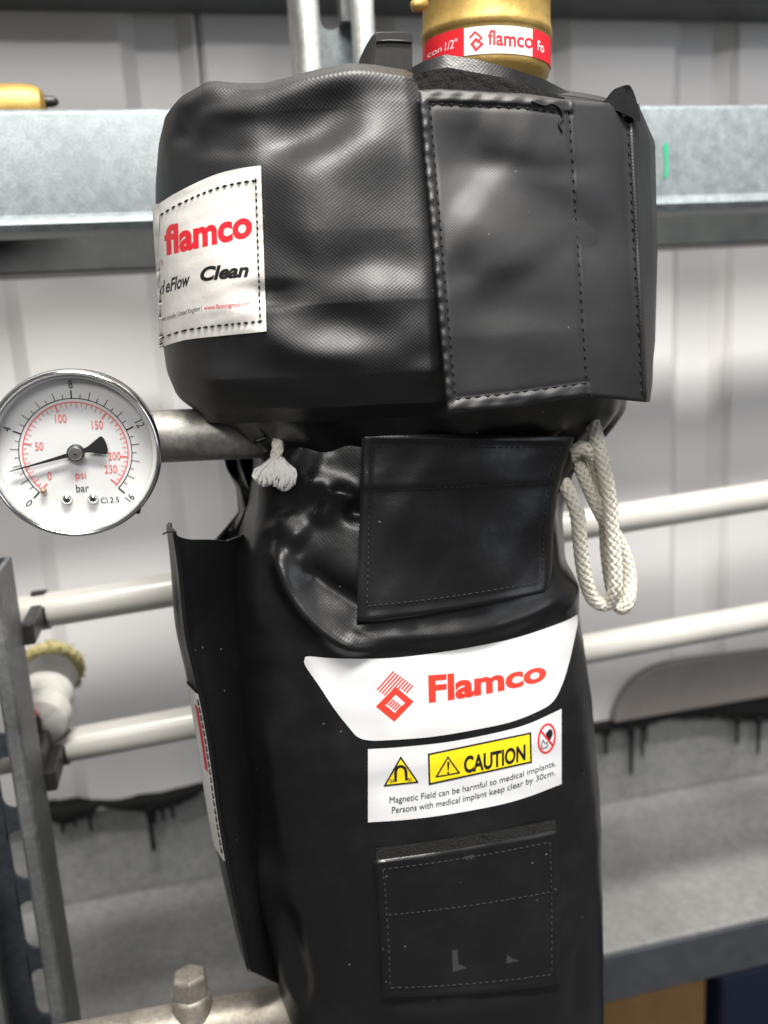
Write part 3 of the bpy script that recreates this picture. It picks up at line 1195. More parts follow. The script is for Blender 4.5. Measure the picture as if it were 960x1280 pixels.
D += 0.55 * ripple(vx, vy, 3, 170) * frontmask + 0.16 * ripple(vx, vy, 5, 60) * frontmask
# gathers of the drawstring neck
ang = np.arange(G.shape[1]) / G.shape[1] * 2 * np.pi
gath = np.exp(-((vy - 560) / 40) ** 2) * (np.sin(ang * 19)[None, :] * 0.45 + np.sin(ang * 33 + 1)[None, :] * 0.25)
D += gath
GD = G + NG * D[..., None]
V, Fs = close_loft(GD)
UVx = np.vstack([UV, UV[:1], UV[:1]])
body = recalc(mk('body', V, Fs, 'pvc_lower', lj, uv=UVx))
tree_low = bvh(V, Fs)

# folded side panel at the left: front face, then a face turning back; open sheet with real thickness
cr_line = [(285, 676), (290, 760), (296, 840), (307, 960), (330, 1130), (348, 1230)]
co_line = [(221, 676), (230, 785), (246, 857), (260, 930), (278, 1055), (309, 1212)]


def lerp_line(line, t):
    n = len(line) - 1
    x = min(t * n, n - 1e-6)
    i = int(x)
    a = x - i
    return tuple(line[i][k] + (line[i + 1][k] - line[i][k]) * a for k in (0, 1))


def resample(line, n):
    Lc = [0]
    for a, b in zip(line[:-1], line[1:]):
        Lc.append(Lc[-1] + math.hypot(b[0] - a[0], b[1] - a[1]))
    return [(float(np.interp(s, Lc, [p[0] for p in line])), float(np.interp(s, Lc, [p[1] for p in line]))) for s in np.linspace(0, Lc[-1], n)]


NR = 60
cr_p, co_p = resample(curve2d(cr_line), NR), resample(curve2d(co_line), NR)
rows = []
for i in range(NR):
    t = i / (NR - 1)
    a = at(*cr_p[i], 392)
    b = at(*co_p[i], 368)
    c = Vector((b.x * (b.y + 15) / b.y - 2.6 - 1.8 * math.sin(math.pi * t), b.y + 15, b.z))
    e = Vector((b.x * (b.y + 24) / b.y - 1.6 - 1.2 * math.sin(math.pi * t), b.y + 24, b.z - .5))
    wv = 1.2 * math.sin(t * 9) * (1 - t)
    row = [a + Vector((9, 10, 0)), a + Vector((2, 2, 0)), a]
    for k in range(1, 9):
        s = k / 9
        row.append(a.lerp(b, s) + Vector((0, 2.6 * math.sin(math.pi * s) * (0.4 + 0.6 * math.sin(t * 5 + 1)), 0)))
    row += [b + Vector((1.4, -.2, 0)), b + Vector((.4, .2, 0)), b + Vector((-.25, 1.2, 0))]
    for k in range(1, 7):
        row.append(b.lerp(c, k / 6) + Vector((wv * .3 * math.sin(k), 0, 0)))
    row += [c.lerp(e, .5), e]
    rows.append(row)
# the upper outer corner curls up and out
for i in range(8):
    k = (1 - i / 8) ** 2
    for j in range(9, len(rows[0])):
        rows[i][j] = rows[i][j] + Vector((-1.2 * k, -1.2 * k, 4.0 * k * min(1, (j - 8) / 4)))
nc = len(rows[0])
th = 1.6
fr_ = np.array([[list(p) for p in r] for r in rows])
nn = np.cross(np.gradient(fr_, axis=0), np.gradient(fr_, axis=1))
nn /= np.linalg.norm(nn, axis=-1, keepdims=True)
if nn[30, 5, 1] > 0:
    nn = -nn
bk_ = fr_ - nn * th
V = np.vstack([fr_.reshape(-1, 3), bk_.reshape(-1, 3)])
n = NR * nc
Fs = []
for i in range(NR - 1):
    for j in range(nc - 1):
        a = i * nc + j
        Fs += [(a, a + 1, a + nc + 1, a + nc), (n + a, n + a + nc, n + a + nc + 1, n + a + 1)]
rim = list(range(nc)) + [i * nc + nc - 1 for i in range(1, NR)] + [(NR - 1) * nc + j for j in range(nc - 2, -1, -1)] + [i * nc for i in range(NR - 2, 0, -1)]
for a, b in zip(rim, rim[1:] + rim[:1]):
    Fs.append((a, n + a, n + b, b))
uvp = [(j * 4.0, i * 4.0) for i in range(NR) for j in range(nc)] * 2
side = recalc(mk('side_panel', V, Fs, 'pvc_lower', lj, uv=uvp, angle=60))
# cloth label on the turned-back face of the side panel
j0, j1 = 13, 20
i0, i1 = 21, 44


def panel_pt(fi, fj, off):
    i, j = int(fi), int(fj)
    a, b = fi - i, fj - j
    i2, j2 = min(i + 1, NR - 1), min(j + 1, nc - 1)
    p = fr_[i, j] * (1 - a) * (1 - b) + fr_[i2, j] * a * (1 - b) + fr_[i, j2] * (1 - a) * b + fr_[i2, j2] * a * b
    q = nn[i, j] * (1 - a) * (1 - b) + nn[i2, j] * a * (1 - b) + nn[i, j2] * (1 - a) * b + nn[i2, j2] * a * b
    return Vector(p + q * off)


def panel_patch(name, fi0, fi1, fj0, fj1, off, m, parent, ni=24, nj=9):
    V = [panel_pt(fi0 + (fi1 - fi0) * a / (ni - 1), fj0 + (fj1 - fj0) * b / (nj - 1), off) for a in range(ni) for b in range(nj)]
    return mk(name, V, grid_faces(ni, nj), m, parent)


sl = panel_patch('side_label', i0, i1, 12.2, j1, 0.7, 'white_cloth', lj)
sl['label'] = 'white cloth label seen almost edge-on'
panel_patch('lettering', i0 + 2, i0 + 11, 14.0, 15.6, 0.95, 'red', sl)
parts = []
for k in range(20):
    fi = i0 + .8 + (i1 - i0 - 1.6) * k / 20
    p, q = panel_pt(fi, 12.75, 1.0), panel_pt(fi + .75, 12.75, 1.0)
    parts.append(tube([p, (p + q) / 2, q], 0.4, 5))
V, Fs = join(parts)
mk('stitching', V, Fs, 'thread', sl, kind='stuff')
# loose thread at the curled corner
p = Vector(fr_[0, 12])
mk('loose_thread', *tube(smooth_path([p, p + Vector((-2.5, -1, .5)), p + Vector((-4.5, -1, -.3))], 4), 0.35, 5), 'thread', lj)
# bunched cloth in the recess above the side panel
rows = []
for i in range(26):
    t = i / 25
    yy = 560 + 122 * t
    row = []
    for k in range(22):
        s = k / 21
        xl = np.interp(yy, [560, 585, 610, 640, 660, 682], [277, 283, 295, 298, 282, 262])
        x = xl + (332 - xl) * s
        dep = 438 + 5.0 * math.sin(s * 9 + t * 4) + 3.5 * math.sin(s * 17 - t * 9) - 14 * s - 8 * t
        row.append(at(x, yy, dep))
    rows.append(row)
V = [p for r in rows for p in r]
V += [p + Vector((2, 9, 0)) for p in V]
n = 26 * 22
Fs = grid_faces(26, 22) + [tuple(n + i for i in f[::-1]) for f in grid_faces(26, 22)]
rim = list(range(22)) + [i * 22 + 21 for i in range(1, 26)] + [25 * 22 + j for j in range(20, -1, -1)] + [i * 22 for i in range(24, 0, -1)]
for a, b in zip(rim, rim[1:] + rim[:1]):
    Fs.append((a, n + a, n + b, b))
recalc(mk('gathered_lining', V, Fs, 'pvc_lower', lj, uv=[(p.x, p.z) for p in V]))


# ---- straps of the lower jacket
def strap(qm, lines, off, name='strap', nu=70, nv=60, seed=1, mats='pvc_lower', tree=base_lower, hem=0.05, label=None, thread='thread_grey', bend=None):
    def of(u, v, x, y):
        e = min(u, 1 - u, v, 1 - v)
        rnd = -0.9 * max(0, 1 - e / 0.012)
        h = 0.5 if e < hem else 0
        w_ = 0.8 * math.sin(x * .031 + seed) * math.sin(y * .05 + seed * 2) + 0.15 * math.sin(x * .11 + y * .07 + seed)
        return off + rnd + h + w_ + (bend(u, v) if bend else 0)
    s, tr = sheet(qm, nu, nv, tree, of, 2.6, name, mats, lj if parent_ is None else parent_)
    if label:
        s['label'] = label
    stitches('stitching', lines, tr, thread, s, 7, 1.6, 0.36, 0.12, 1.5)
    return s, tr


parent_ = None


def q_mid(u, v):
    # right edge leans in below the top corner
    xr = np.interp(v, [0, .08, .2, .4, .6, .85, .95, 1], [719, 713, 704, 696, 692, 690, 688, 680])
    xl = 452 - 6 * v
    yt = 541 + 5 * u
    yb = 779 - 22 * u - 16 * u * u
    return (xl + (xr - xl) * u, yt + (yb - yt) * v)


def inset(q, l, t, r, b):
    """stitch lines inside a patch"""
    top = [q(l + (1 - l - r) * k / 12, t) for k in range(13)]
    bot = [q(l + (1 - l - r) * k / 12, 1 - b) for k in range(13)]
    lf = [q(l, t + (1 - t - b) * k / 12) for k in range(13)]
    rt = [q(1 - r, t + (1 - t - b) * k / 12) for k in range(13)]
    return [top, bot, lf, rt]


mid_lines = inset(q_mid, .05, .07, .05, .085) + [[q_mid(.05 + .9 * k / 12, .305 - .015 * k / 12) for k in range(13)]]
strap_mid, tr_mid = strap(q_mid, mid_lines, 4.2, seed=2, label='upper closing strap below the shorter cover', bend=lambda u, v: 3.0 * (1 - v) ** 2 + (0.9 if v < .285 else 0.9 * math.exp(-((v - .285) / .012))))
q_low = quadmap((467, 1076), (698, 1037), (700, 1231), (478, 1248), (3, 2, 4, 2))
low_lines = inset(q_low, .045, .07, .05, .075) + [[q_low(.05 + .9 * k / 12, .40 - .01 * k / 12) for k in range(13)]]
qv = quadmap((470, 1060), (694, 1024), (697, 1060), (470, 1090), (3, 0, 3, 0))
sheet(qv, 60, 8, base_lower, lambda u, v, x, y: 1.7 + 0.2 * random.random(), 1.5, 'velcro_strip', 'velcro', lj)
strap_low, tr_low = strap(q_low, low_lines, 3.4, seed=5, label='lower closing strap near the bottom of the jacket')
# scuff marks on the lower strap
sc_parts = [poly_px([(565, 1188), (572, 1187), (573, 1205), (584, 1210), (566, 1215)], 4), poly_px([(634, 1193), (640, 1198), (650, 1201), (633, 1204)], 4), poly_px([(580, 1071), (592, 1068), (594, 1073), (583, 1075)], 4)]
M['scuff'] = mat('grey_scuff', (0.032, 0.032, 0.032), 0.75)
for q_ in sc_parts:
    ink('scuff_mark', [q_], tr_low, 'scuff', strap_low, 0.06)

# ---- brand sticker
def row_shape(top, bot, left, right, nu, nv):
    P = []
    for i in range(nv):
        v = i / (nv - 1)
        for j in range(nu):
            u = j / (nu - 1)
            x = left(v) + (right(v) - left(v)) * u
            P.append((x, v))
    return P


def sticker(outline_top, outline_bot, nu, nv, name, parent, m='white_vinyl', off=0.3, tree=tree_low):
    """filled between two pixel curves that share their x range"""
    tx, ty = zip(*outline_top)
    bx_, by = zip(*outline_bot)
    xs = np.linspace(max(tx[0], bx_[0]), min(tx[-1], bx_[-1]), nu)
    P = []
    for v in np.linspace(0, 1, nv):
        for x in xs:
            a, b = np.interp(x, tx, ty), np.interp(x, bx_, by)
            P.append((x, a + (b - a) * v))
    Fs = [(i * nu + j, (i + 1) * nu + j, (i + 1) * nu + j + 1, i * nu + j + 1) for i in range(nv - 1) for j in range(nu - 1)]
    V = drop(tree, P, off)
    o = mk(name, V, Fs, m, parent)
    return o, bvh(V, Fs)


top = curve2d([(380, 828), (381, 823), (386, 820.5), (420, 823), (480, 823), (540, 817), (600, 807), (650, 796), (700, 779), (724, 767.5)], 10)
bot = curve2d([(380, 828), (384, 836), (400, 859), (420, 889), (440, 914), (447, 921), (458, 925), (480, 925.5), (540, 921), (600, 911), (640, 902), (675, 888), (692, 876), (703, 855), (712, 826), (720, 790), (724, 768.5)], 10)
st1, tr1 = sticker(top, bot, 260, 60, 'brand_sticker', lj)
ink('lettering', [text_px('Flamco', [(536, 877), (610, 868), (683, 849)], 32, (-0.02, -1), bold=0.036, caph2=24)], tr1, 'orange_red', st1)


# emblem: a ribbon folded into a diamond, its upper half drawn as stripes
emb = []
# stripes: ten thin bars parallel to the left edge, stepping down to the right
for k in range(9):
    t = k / 8
    tx_, ty_ = 491.5 + 24.0 * t, 838.5 + 17.5 * t
    ln = 1.0 if k < 4 else (0.62 if k < 6 else 0.40)
    bx2, by2 = tx_ - 21.0 * ln, ty_ + 23.5 * ln
    emb.append([(tx_, ty_), (tx_ + 1.5, ty_ + 1.1), (bx2 + 1.5, by2 + 1.1), (bx2, by2)])
for k in range(6):
    t = k / 5
    tx_, ty_ = 489.0 + 13 * t, 872.0 + 9.5 * t
    emb.append([(tx_, ty_), (tx_ + 1.5, ty_ + 1.1), (tx_ - 5.5, ty_ + 8.6), (tx_ - 7.0, ty_ + 7.5)])
ribbon = [[(489, 863), (494, 858), (517, 877), (493, 902), (488, 897), (506.5, 878.5)],
          [(493, 902), (470, 883), (476, 877), (494.5, 892), (498, 896.5)],
          [(470, 883), (489.5, 863), (495, 868), (481, 881.5), (476, 887.5)]]
ink('emblem', [poly_px(p, 6) for p in emb + ribbon], tr1, 'orange_red', st1, 0.13)

# ---- caution sticker
top = curve2d([(460, 936.5), (500, 934), (560, 927.5), (620, 916), (660, 905), (702, 886)], 10)
bot = curve2d([(460, 1028), (510, 1024.5), (560, 1018), (620, 1007), (660, 996), (702, 980)], 10)


def shear_left(P):
    return [(x + (6 * (y - 936) / 92 if x < 470 else 0), y) for x, y in P]


st2, tr2 = sticker(top, bot, 170, 60, 'caution_sticker', lj)
ink('yellow_triangle', [poly_px([(501, 946), (523, 978), (480, 983)], 5)], tr2, 'yellow', st2, 0.12)
ink('yellow_panel', [poly_px([(536, 943), (663, 916.5), (664, 952.5), (537, 980)], 6)], tr2, 'yellow', st2, 0.12)
blk = [stroke_px([(501, 947), (522, 977.5), (481, 982)], 2.0, True), stroke_px([(536, 943), (663, 916.5), (664, 952.5), (537, 980)], 2.2, True),
       stroke_px([(560, 946.5), (574, 966), (545.5, 971)], 1.8, True),
       poly_px([(558.8, 952.5), (562, 952), (561, 963), (559.8, 963.3)], 3), poly_px([(559, 965), (561.6, 964.6), (561.6, 967), (559, 967.4)], 3)]
# horseshoe magnet with field dashes
mg = [(494.5 + 0, 975.5), (494.5, 966)] + [(501 - 6.2 * math.cos(a), 964.5 - 6.5 * math.sin(a)) for a in np.linspace(0.1, math.pi - .1, 9)] + [(507.5, 965), (508, 974)]
blk += [stroke_px(mg, 3.4, False, 4)]
for k in range(3):
    blk += [stroke_px([(488 + 2 * k * .9, 978.5 - .2 * k), (488 + 2 * k * .9, 974.5)], .9), stroke_px([(510.5 + 1.8 * k, 976.5 - .2 * k), (510.5 + 1.8 * k, 972.5)], .9)]
ink('print', blk, tr2, 'black_ink', st2, 0.22)
ink('caution_word', [text_px('CAUTION', [(580, 966), (620, 959.5), (657, 949)], 20, (0.0, -1), bold=0.034, caph2=18.5)], tr2, 'black_ink', st2, 0.24)
ink('warning_text', [text_px('Magnetic Field can be harmful to medical implants.', [(487, 1004), (590, 994), (695, 957)], 8.0, (0.0, -1), bold=0.0, maxlen=.3, caph2=7.2),
                     text_px('Persons with medical implant keep clear by 30cm.', [(490, 1016.5), (590, 1006.5), (694, 968.5)], 8.0, (0.0, -1), bold=0.0, maxlen=.3, caph2=7.2)], tr2, 'black_ink', st2, 0.2)
# no-implant sign: red ring with slash over a heart
cxr, cyr, ra, rb = 683.5, 923, 10.3, 17.5
ring = [(cxr + ra * math.cos(a) , cyr + rb * math.sin(a) - 0.30 * ra * math.cos(a)) for a in np.linspace(0, 2 * math.pi, 33)[:-1]]
ink('heart', [poly_px([(684, 915), (687, 911), (690.5, 913), (691, 918), (687.5, 926), (683.5, 921), (682, 917)], 4),
              stroke_px([(677, 930), (679, 925), (681, 929), (684, 928), (684, 934), (678, 936)], 0.9, True)], tr2, 'black_ink', st2, 0.16)
ink('red_ring', [stroke_px(ring, 2.3, True, 4), stroke_px([(676.5, 914), (690.5, 931)], 2.3)], tr2, 'red', st2, 0.22)

# =================================================================== UPPER COVER
YU = 415.0
uc = empty('upper_cover', (at(510, 300, YU).x, YU, -45), 'short wide black woven vinyl cover strapped around the valve above the tall jacket', 'insulation cover')
LU = [(214, 128), (203, 150), (198, 175), (196, 230), (197, 290), (199, 350), (203, 420), (209, 462), (222, 494), (246, 512)]
RU = [(758, 150), (775, 168), (782, 190), (784, 250), (783, 330), (781, 420), (774, 470), (764, 500), (748, 522)]


def uc_front(s):
    return np.interp(s, [0, .03, .1, .25, .45, .65, .85, .95, 1], [70, 75, 78, 83, 89, 93, 90, 83, 72])


GU, UVU = loft(LU, RU, YU, uc_front, 88, 300, 460, 2.6, ztop=92.5, zbot=-36.5)
base_up = bvh(*close_loft(GU))
NU = normals_grid(GU)
if NU[150, 115, 1] > 0:
    NU = -NU
vx, vy = proj(GU.reshape(-1, 3))
vx, vy = vx.reshape(GU.shape[:2]), vy.reshape(GU.shape[:2])
UF = [
    ([(235, 175), (270, 150), (330, 125), (420, 104), (500, 102)], 2.0, 16, 2),
    ([(322, 184), (372, 168), (420, 142), (450, 128)], -4.2, 34, 2),
    ([(340, 222), (390, 215), (450, 190), (490, 160)], 2.4, 40, 2),
    ([(290, 200), (286, 140)], -1.6, 30, 2),
    ([(360, 310), (400, 280), (450, 255)], 2.2, 60, 2),
    ([(410, 336), (470, 326), (530, 340)], -2.2, 30, 2),
    ([(450, 366), (500, 362)], 2.2, 34, 2),
    ([(338, 350), (338, 388)], -3.4, 24, 2),
    ([(330, 392), (345, 420), (380, 438), (430, 442), (470, 432)], 3.0, 20, 2),
    ([(385, 398), (450, 404)], -2.0, 26, 2),
    ([(420, 476), (500, 440), (545, 395)], 2.0, 28, 2),
    ([(230, 470), (320, 482), (430, 486)], 1.2, 18, 2),
    ([(520, 452), (545, 478)], 2.5, 16, 2),
    ([(216, 160), (245, 172)], -1.6, 14, 2),
    ([(212, 142), (258, 124), (285, 112)], 2.2, 12, 2),
]
fm = np.clip((YU + 20 - GU[..., 1]) / 25.0, 0, 1)
under = np.clip((vx - (508 + 34 * (vy - 112) / 400)) / 22, 0, 1)
DU = 1.35 * blur2(folds(vx, vy, UF), 3, 2, True) * fm * (1 - under) - 2.5 * under * fm + fm * (1 - under) * (0.7 * ripple(vx, vy, 11, 190) + 0.10 * ripple(vx, vy, 12, 60))
GUD = GU + NU * DU[..., None]
# the top edge sags and peaks
sg = np.linspace(0, 1, GU.shape[0])[:, None]
GUD[..., 2] += np.interp(vx, [190, 205, 228, 262, 330, 400, 470, 530, 640, 760, 800], [-5, -3.5, -1, 1.0, -1.2, .2, 1.6, 0, -2.5, -4, -9]) * np.clip(1 - sg / .3, 0, 1) ** 1.5
V, Fs = close_loft(GUD)
recalc(mk('cover', V, Fs, 'pvc_upper', uc, uv=np.vstack([UVU, UVU[:1], UVU[:1]])))
tree_up = bvh(V, Fs)

# skirt tucked under the cover towards the drawstring
LS = [(236, 496), (262, 520), (290, 540), (312, 553), (318, 562)]
RS = [(758, 505), (745, 527), (730, 545), (716, 556), (712, 568)]
GS, UVS = loft(LS, RS, YU, lambda s: np.interp(s, [0, 1], [75, 53]), lambda s: np.interp(s, [0, 1], [74, 48]), 40, 200, 2.5, ztop=-33, zbot=-58, sm=2)
aa = np.arange(200) / 200 * 2 * np.pi
GS = GS + normals_grid(GS) * (np.linspace(0, 1, 40)[:, None, None] * (1.3 * np.sin(aa * 17) + .8 * np.sin(aa * 29 + 1))[None, :, None])
V, Fs = close_loft(GS)
recalc(mk('skirt', V, Fs, 'pvc_lower', uc, uv=np.vstack([UVS, UVS[:1], UVS[:1]])))

# collar sheet standing up behind the front flap
col_rows = []
for i in range(10):
    t = i / 9
    row = []
    for k in range(40):
        s = k / 39
        x = 512 + 205 * s
        ytop = np.interp(x, [512, 530, 556, 600, 640, 680, 717], [86, 76, 68, 75, 86, 99, 118])
        ybot = 140
        row.append(at(x, ytop + (ybot - ytop) * t, 337.5 - 3 * math.sin(math.pi * s) + 7 * (1 - t) + 30 * (s - .5) ** 2))
    col_rows.append(row)
V = [p for r in col_rows for p in r]
n = len(V)
V += [p + Vector((0, 2.4, 0)) for p in V]
Fs = grid_faces(10, 40) + [tuple(n + i for i in f[::-1]) for f in grid_faces(10, 40)]
rim = list(range(40)) + [i * 40 + 39 for i in range(1, 10)] + [9 * 40 + j for j in range(38, -1, -1)] + [i * 40 for i in range(8, 0, -1)]
for a, b in zip(rim, rim[1:] + rim[:1]):
    Fs.append((a, n + a, n + b, b))
recalc(mk('collar', V, Fs, 'pvc_lower', uc, uv=[(p.x, p.z) for p in V], angle=50))
# fuzzy hook strip between collar and flap
rows = []
for i in range(8):
    rows.append([at(516 + 190 * k / 39, np.interp(516 + 190 * k / 39, [516, 560, 640, 706], [92, 84, 99, 122]) + 34 * i / 7, 335.5 + random.uniform(-.4, .4) + 26 * (k / 39 - .5) ** 2) for k in range(40)])
V = [p for r in rows for p in r]
n = len(V)
V += [p + Vector((0, 2, 0)) for p in V]
Fs = grid_faces(8, 40) + [tuple(n + i for i in f[::-1]) for f in grid_faces(8, 40)]
recalc(mk('velcro_strip', V, Fs, 'velcro', uc))


flap_base = bvh(*close_loft(loft(LU[:7] + [(203, 620)], RU[:6] + [(RU[5][0], 620)], YU, lambda s: np.interp(s, [0, .03, .1, .25, .45, .6, 1], [71, 75, 78.5, 83.5, 89.5, 92.5, 93]), 88, 120, 460, 2.6, ztop=96, zbot=-75)[0]))
# front flap: one wide sheet, doubled on the left, ending in a proud seam on the right
def q_flap(u, v):
    xl = 523 + 36 * v
    xr = 789 + 19 * v
    yt = np.interp(u, [0, .1, .5, .68, 1], [113, 111, 117, 124, 131])
    yb = np.interp(u, [0, .3, .7, .75, 1], [518, 510, 495, 497, 503])
    return (xl + (xr - xl) * u, yt + (yb - yt) * v)


USTI = 0.705
FLAP_FOLDS = [([(530, 207), (640, 206), (700, 212), (780, 208)], -1.4, 8, 2), ([(520, 160), (590, 195), (660, 245), (730, 295), (800, 330)], -5.0, 40, 2), ([(560, 332), (600, 352)], -1.2, 22, 2),
              ([(600, 145), (680, 165)], 1.6, 44, 2), ([(570, 250), (620, 290), (660, 350)], 4.0, 60, 2), ([(555, 390), (640, 388), (735, 394)], -1.0, 20, 2), ([(705, 212)], -.9, 16, 2), ([(760, 180)], 1.4, 40, 2)]


def off_flap(u, v, x, y):
    e = min(u, v, 1 - v)
    h = 3.4
    h += -1.0 * max(0, 1 - e / .010)
    if u < USTI + .02:
        h += (1.2 + .25 * math.sin(x * .23 + y * .19) + .2 * math.sin(y * .41)) * (1 / (1 + math.exp((e - .040) * 260))) + 0.35
        h -= 0.5 * math.exp(-((e - .046) / .010) ** 2) - 0.3 * math.exp(-((u - USTI) / .012) ** 2)
    h -= 0.8 * math.exp(-((u - USTI) / .014) ** 2)
    h += 1.6 * max(0, (u - .955) / .045)
    return h + .25 * math.sin(x * .05 + y * .03) + .2 * math.sin(x * .021 - y * .06)


flap, tr_flap = sheet(q_flap, 130, 170, flap_base, off_flap, 3.0, 'front_flap', 'pvc_upper', uc, fold=FLAP_FOLDS)
flap['label'] = 'wide closing flap with stitched border'
fl = [[q_flap(.048 + (USTI - .048) * k / 14, .047) for k in range(15)], [q_flap(.048 + (USTI - .048) * k / 14, .955) for k in range(15)],
      [q_flap(.048, .047 + .908 * k / 20) for k in range(21)], [q_flap(USTI, .03 + .93 * k / 20) for k in range(21)],
      [q_flap(.978, .03 + .95 * k / 20) for k in range(21)]]
stitches('stitching', fl, tr_flap, 'thread', flap, 9, 3.2, 0.42, 0.2)
# tangled thread where the seams meet
P = drop(tr_flap, [(665, 127), (680, 132), (690, 130), (700, 136), (704, 148), (699, 155), (703, 165)], .5)
mk('thread_knot', *tube(smooth_path(P, 5), .42, 6), 'thread', flap)

# seam lip at the right, standing out over the cover's right side
lip_rows = []
for i in range(50):
    t = i / 49
    a = drop(tr_flap, [q_flap(.985, t)], .3)[0]
    x, y = q_flap(1.0, t)
    b = drop(tr_flap, [q_flap(.995, t)], 1.4)[0] + Vector((.8, 0, 0))
    c = at(np.interp(t, [0, .05, .13, .5, .8, .93, 1], [797, 806, 819, 822, 819, 814, 807]), y - 1, 372)
    lip_rows.append([a, (a + b) / 2 + Vector((0, -.6, 0)), b, b + Vector((1.2, 1.2, 0)), b.lerp(c, .5) + Vector((1.0, -1.5, 0)), c, c + Vector((1, 10, 0))])
V = [p for r in lip_rows for p in r]
recalc(mk('right_seam', V, grid_faces(50, 7), 'pvc_upper', uc, uv=[(p.x, p.z) for p in V]))
# peaked corner above the seam
pk = curve2d([(750, 131), (757, 124), (766, 113), (775, 108.5), (785, 106), (789, 109), (794, 120), (798, 136), (800, 152), (788, 146), (770, 138), (750, 134)], 5)
V, Fs = extrude(pk, lambda x, y: at(x, y, 341.5 + .14 * abs(786 - x)), lambda x, y: at(x, y, 344.5 + .14 * abs(786 - x)))
recalc(mk('corner_peak', V, Fs, 'pvc_lower', uc, uv=[(v.x, v.z) for v in V], angle=40))

# cloth label on the left of the cover
lt = curve2d([(197, 256), (215, 244), (240, 231), (270, 218), (300, 210.5), (326, 207)], 8)
lb = curve2d([(197, 437), (202, 434), (230, 425), (270, 420), (300, 417), (326, 414)], 8)


def q_lab(u, v):
    x = 199 + 127 * u + 7 * v * u
    a = np.interp(199 + 127 * u, [p[0] for p in lt], [p[1] for p in lt])
    b = np.interp(199 + 127 * u, [p[0] for p in lb], [p[1] for p in lb])
    return (x, a + (b - a) * v)


def off_lab(u, v, x, y):
    e = min(1 - u, v, 1 - v)
    return 1.6 + .22 * math.sin(x * .12 + y * .09) * math.sin(y * .21) + .25 * math.sin(y * .33 + x * .05) * math.exp(-e * 12) - .35 * math.exp(-((e - .055) / .02) ** 2)


# a smoothed copy of the cover carries the label, so that it bridges small folds
GL = GU + NU * (DU * 0.35)[..., None]
lab_tree = bvh(*close_loft(GL))
lab, tr_lab0 = sheet(q_lab, 70, 90, tree_up, lambda u, v, x, y: 0.9 + off_lab(u, v, x, y) * .4, 0.9, 'cloth_label', 'white_cloth', uc)
tr_lab = tr_lab0
lab['label'] = 'white stitched cloth label with red and black lettering'
ink('brand_word', [text_px('flamco', [(206, 318), (255, 306), (315.5, 294)], 34, (-0.03, -1), bold=0.04, caph2=33)], tr_lab, 'red', lab, .09)
ink('product_word', [text_px('eFlow', [(207, 366), (222, 361), (237, 356)], 16, (0.02, -1), bold=0.028, shear=.2), text_px('Clean', [(250, 351), (280, 347.5), (311, 345)], 16.5, (0.02, -1), bold=0.042, shear=.22),
                     text_px('d', [(200, 369), (206, 366)], 16, (0.02, -1), bold=0.03, shear=.2)], tr_lab, 'black_ink', lab, .09)
ink('address_line', [text_px('Merseyside | United Kingdom |', [(203, 402), (225, 394), (252, 388)], 6.2, (0, -1), bold=0.006, maxlen=.4)], tr_lab, 'black_ink', lab, .09)
ink('web_line', [text_px('www.flamcogroup.com', [(255, 387.5), (284, 384.5), (313, 381.5)], 5.6, (0, -1), bold=0.006, maxlen=.4)], tr_lab, 'red', lab, .09)
lg = [(196, 292), (201, 300), (201, 332), (196.5, 343), (194, 336), (197, 318), (194, 303)]
ink('emblem', [stroke_px([(199.6, 296), (202, 303), (199.6, 311)], 3.2), stroke_px([(199.6, 318), (202.5, 326), (199.8, 338)], 3.2)], tr_lab, 'red', lab, .15)
# the label carries on round the side of the cover
zs_, cols = GUD[:, 0, 2], []
ZV = GUD[:, 0, 2]
for k in range(30):
    h = drop(tr_lab, [q_lab(0.0, k / 29)], 0)[0]
    i = int(np.argmin(np.abs(GU[:, 0, 2] - h.z)))
    j = int(np.argmin(np.hypot(GUD[i, :, 0] - h.x, GUD[i, :, 1] - h.y)))
    step = 1 if GUD[i, (j + 4) % 460, 1] > GUD[i, (j - 4) % 460, 1] else -1
    row = [h]
    for q in range(1, 16):
        jj = (j + step * 3 * q) % 460
        row.append(Vector(GUD[i, jj] + NU[i, jj] * 1.3))
    cols.append(row)
recalc(mk('label_side', [p for r in cols for p in r], grid_faces(30, 16), 'white_cloth', lab))
ls = [[q_lab(.01 + .93 * k / 14, .085) for k in range(15)], [q_lab(.01 + .98 * k / 14, .935) for k in range(15)], [q_lab(.945, .07 + .88 * k / 14) for k in range(15)]]
stitches('stitching', ls, tr_lab, 'thread', lab, 7, 2.0, .45, .25)

# =================================================================== PRESSURE GAUGE
GC = at(93, 568, 343)
GC = Vector((GC.x, 343.0, GC.z))
pg = empty('pressure_gauge', (GC.x, 375, GC.z - 32), 'round chrome-rimmed pressure gauge with white dial reading in bar and psi', 'gauge')
RG = 31.0
AX = Vector((0, 1, 0))
V, Fs = lathe([(29.3, 3.0), (30.0, 2.4), (30.5, 3.0), (30.7, 6), (30.6, 24), (29.5, 27), (24, 29), (8, 29.5), (0.05, 29.5)], GC, AX, 96, close=False)
mk('case', V, Fs, 'case', pg, angle=40)
ringp = [(29.1, 1.6), (29.3, .2), (29.7, -.7), (30.2, -1.0), (30.8, -.7), (31.3, .2), (31.5, 1.4), (31.5, 4.0), (31.2, 4.6), (30.7, 4.6), (30.7, 2.2), (29.6, 2.0)]
V, Fs = lathe(ringp + [ringp[0]], GC, AX, 128, close=False)
recalc(mk('bezel', V, Fs, 'chrome', pg, angle=45))
V, Fs = lathe([(0.05, 6.0), (20, 6.0), (28.0, 6.0), (28.9, 5.4), (29.25, 2.0)], GC, AX, 96, close=False)
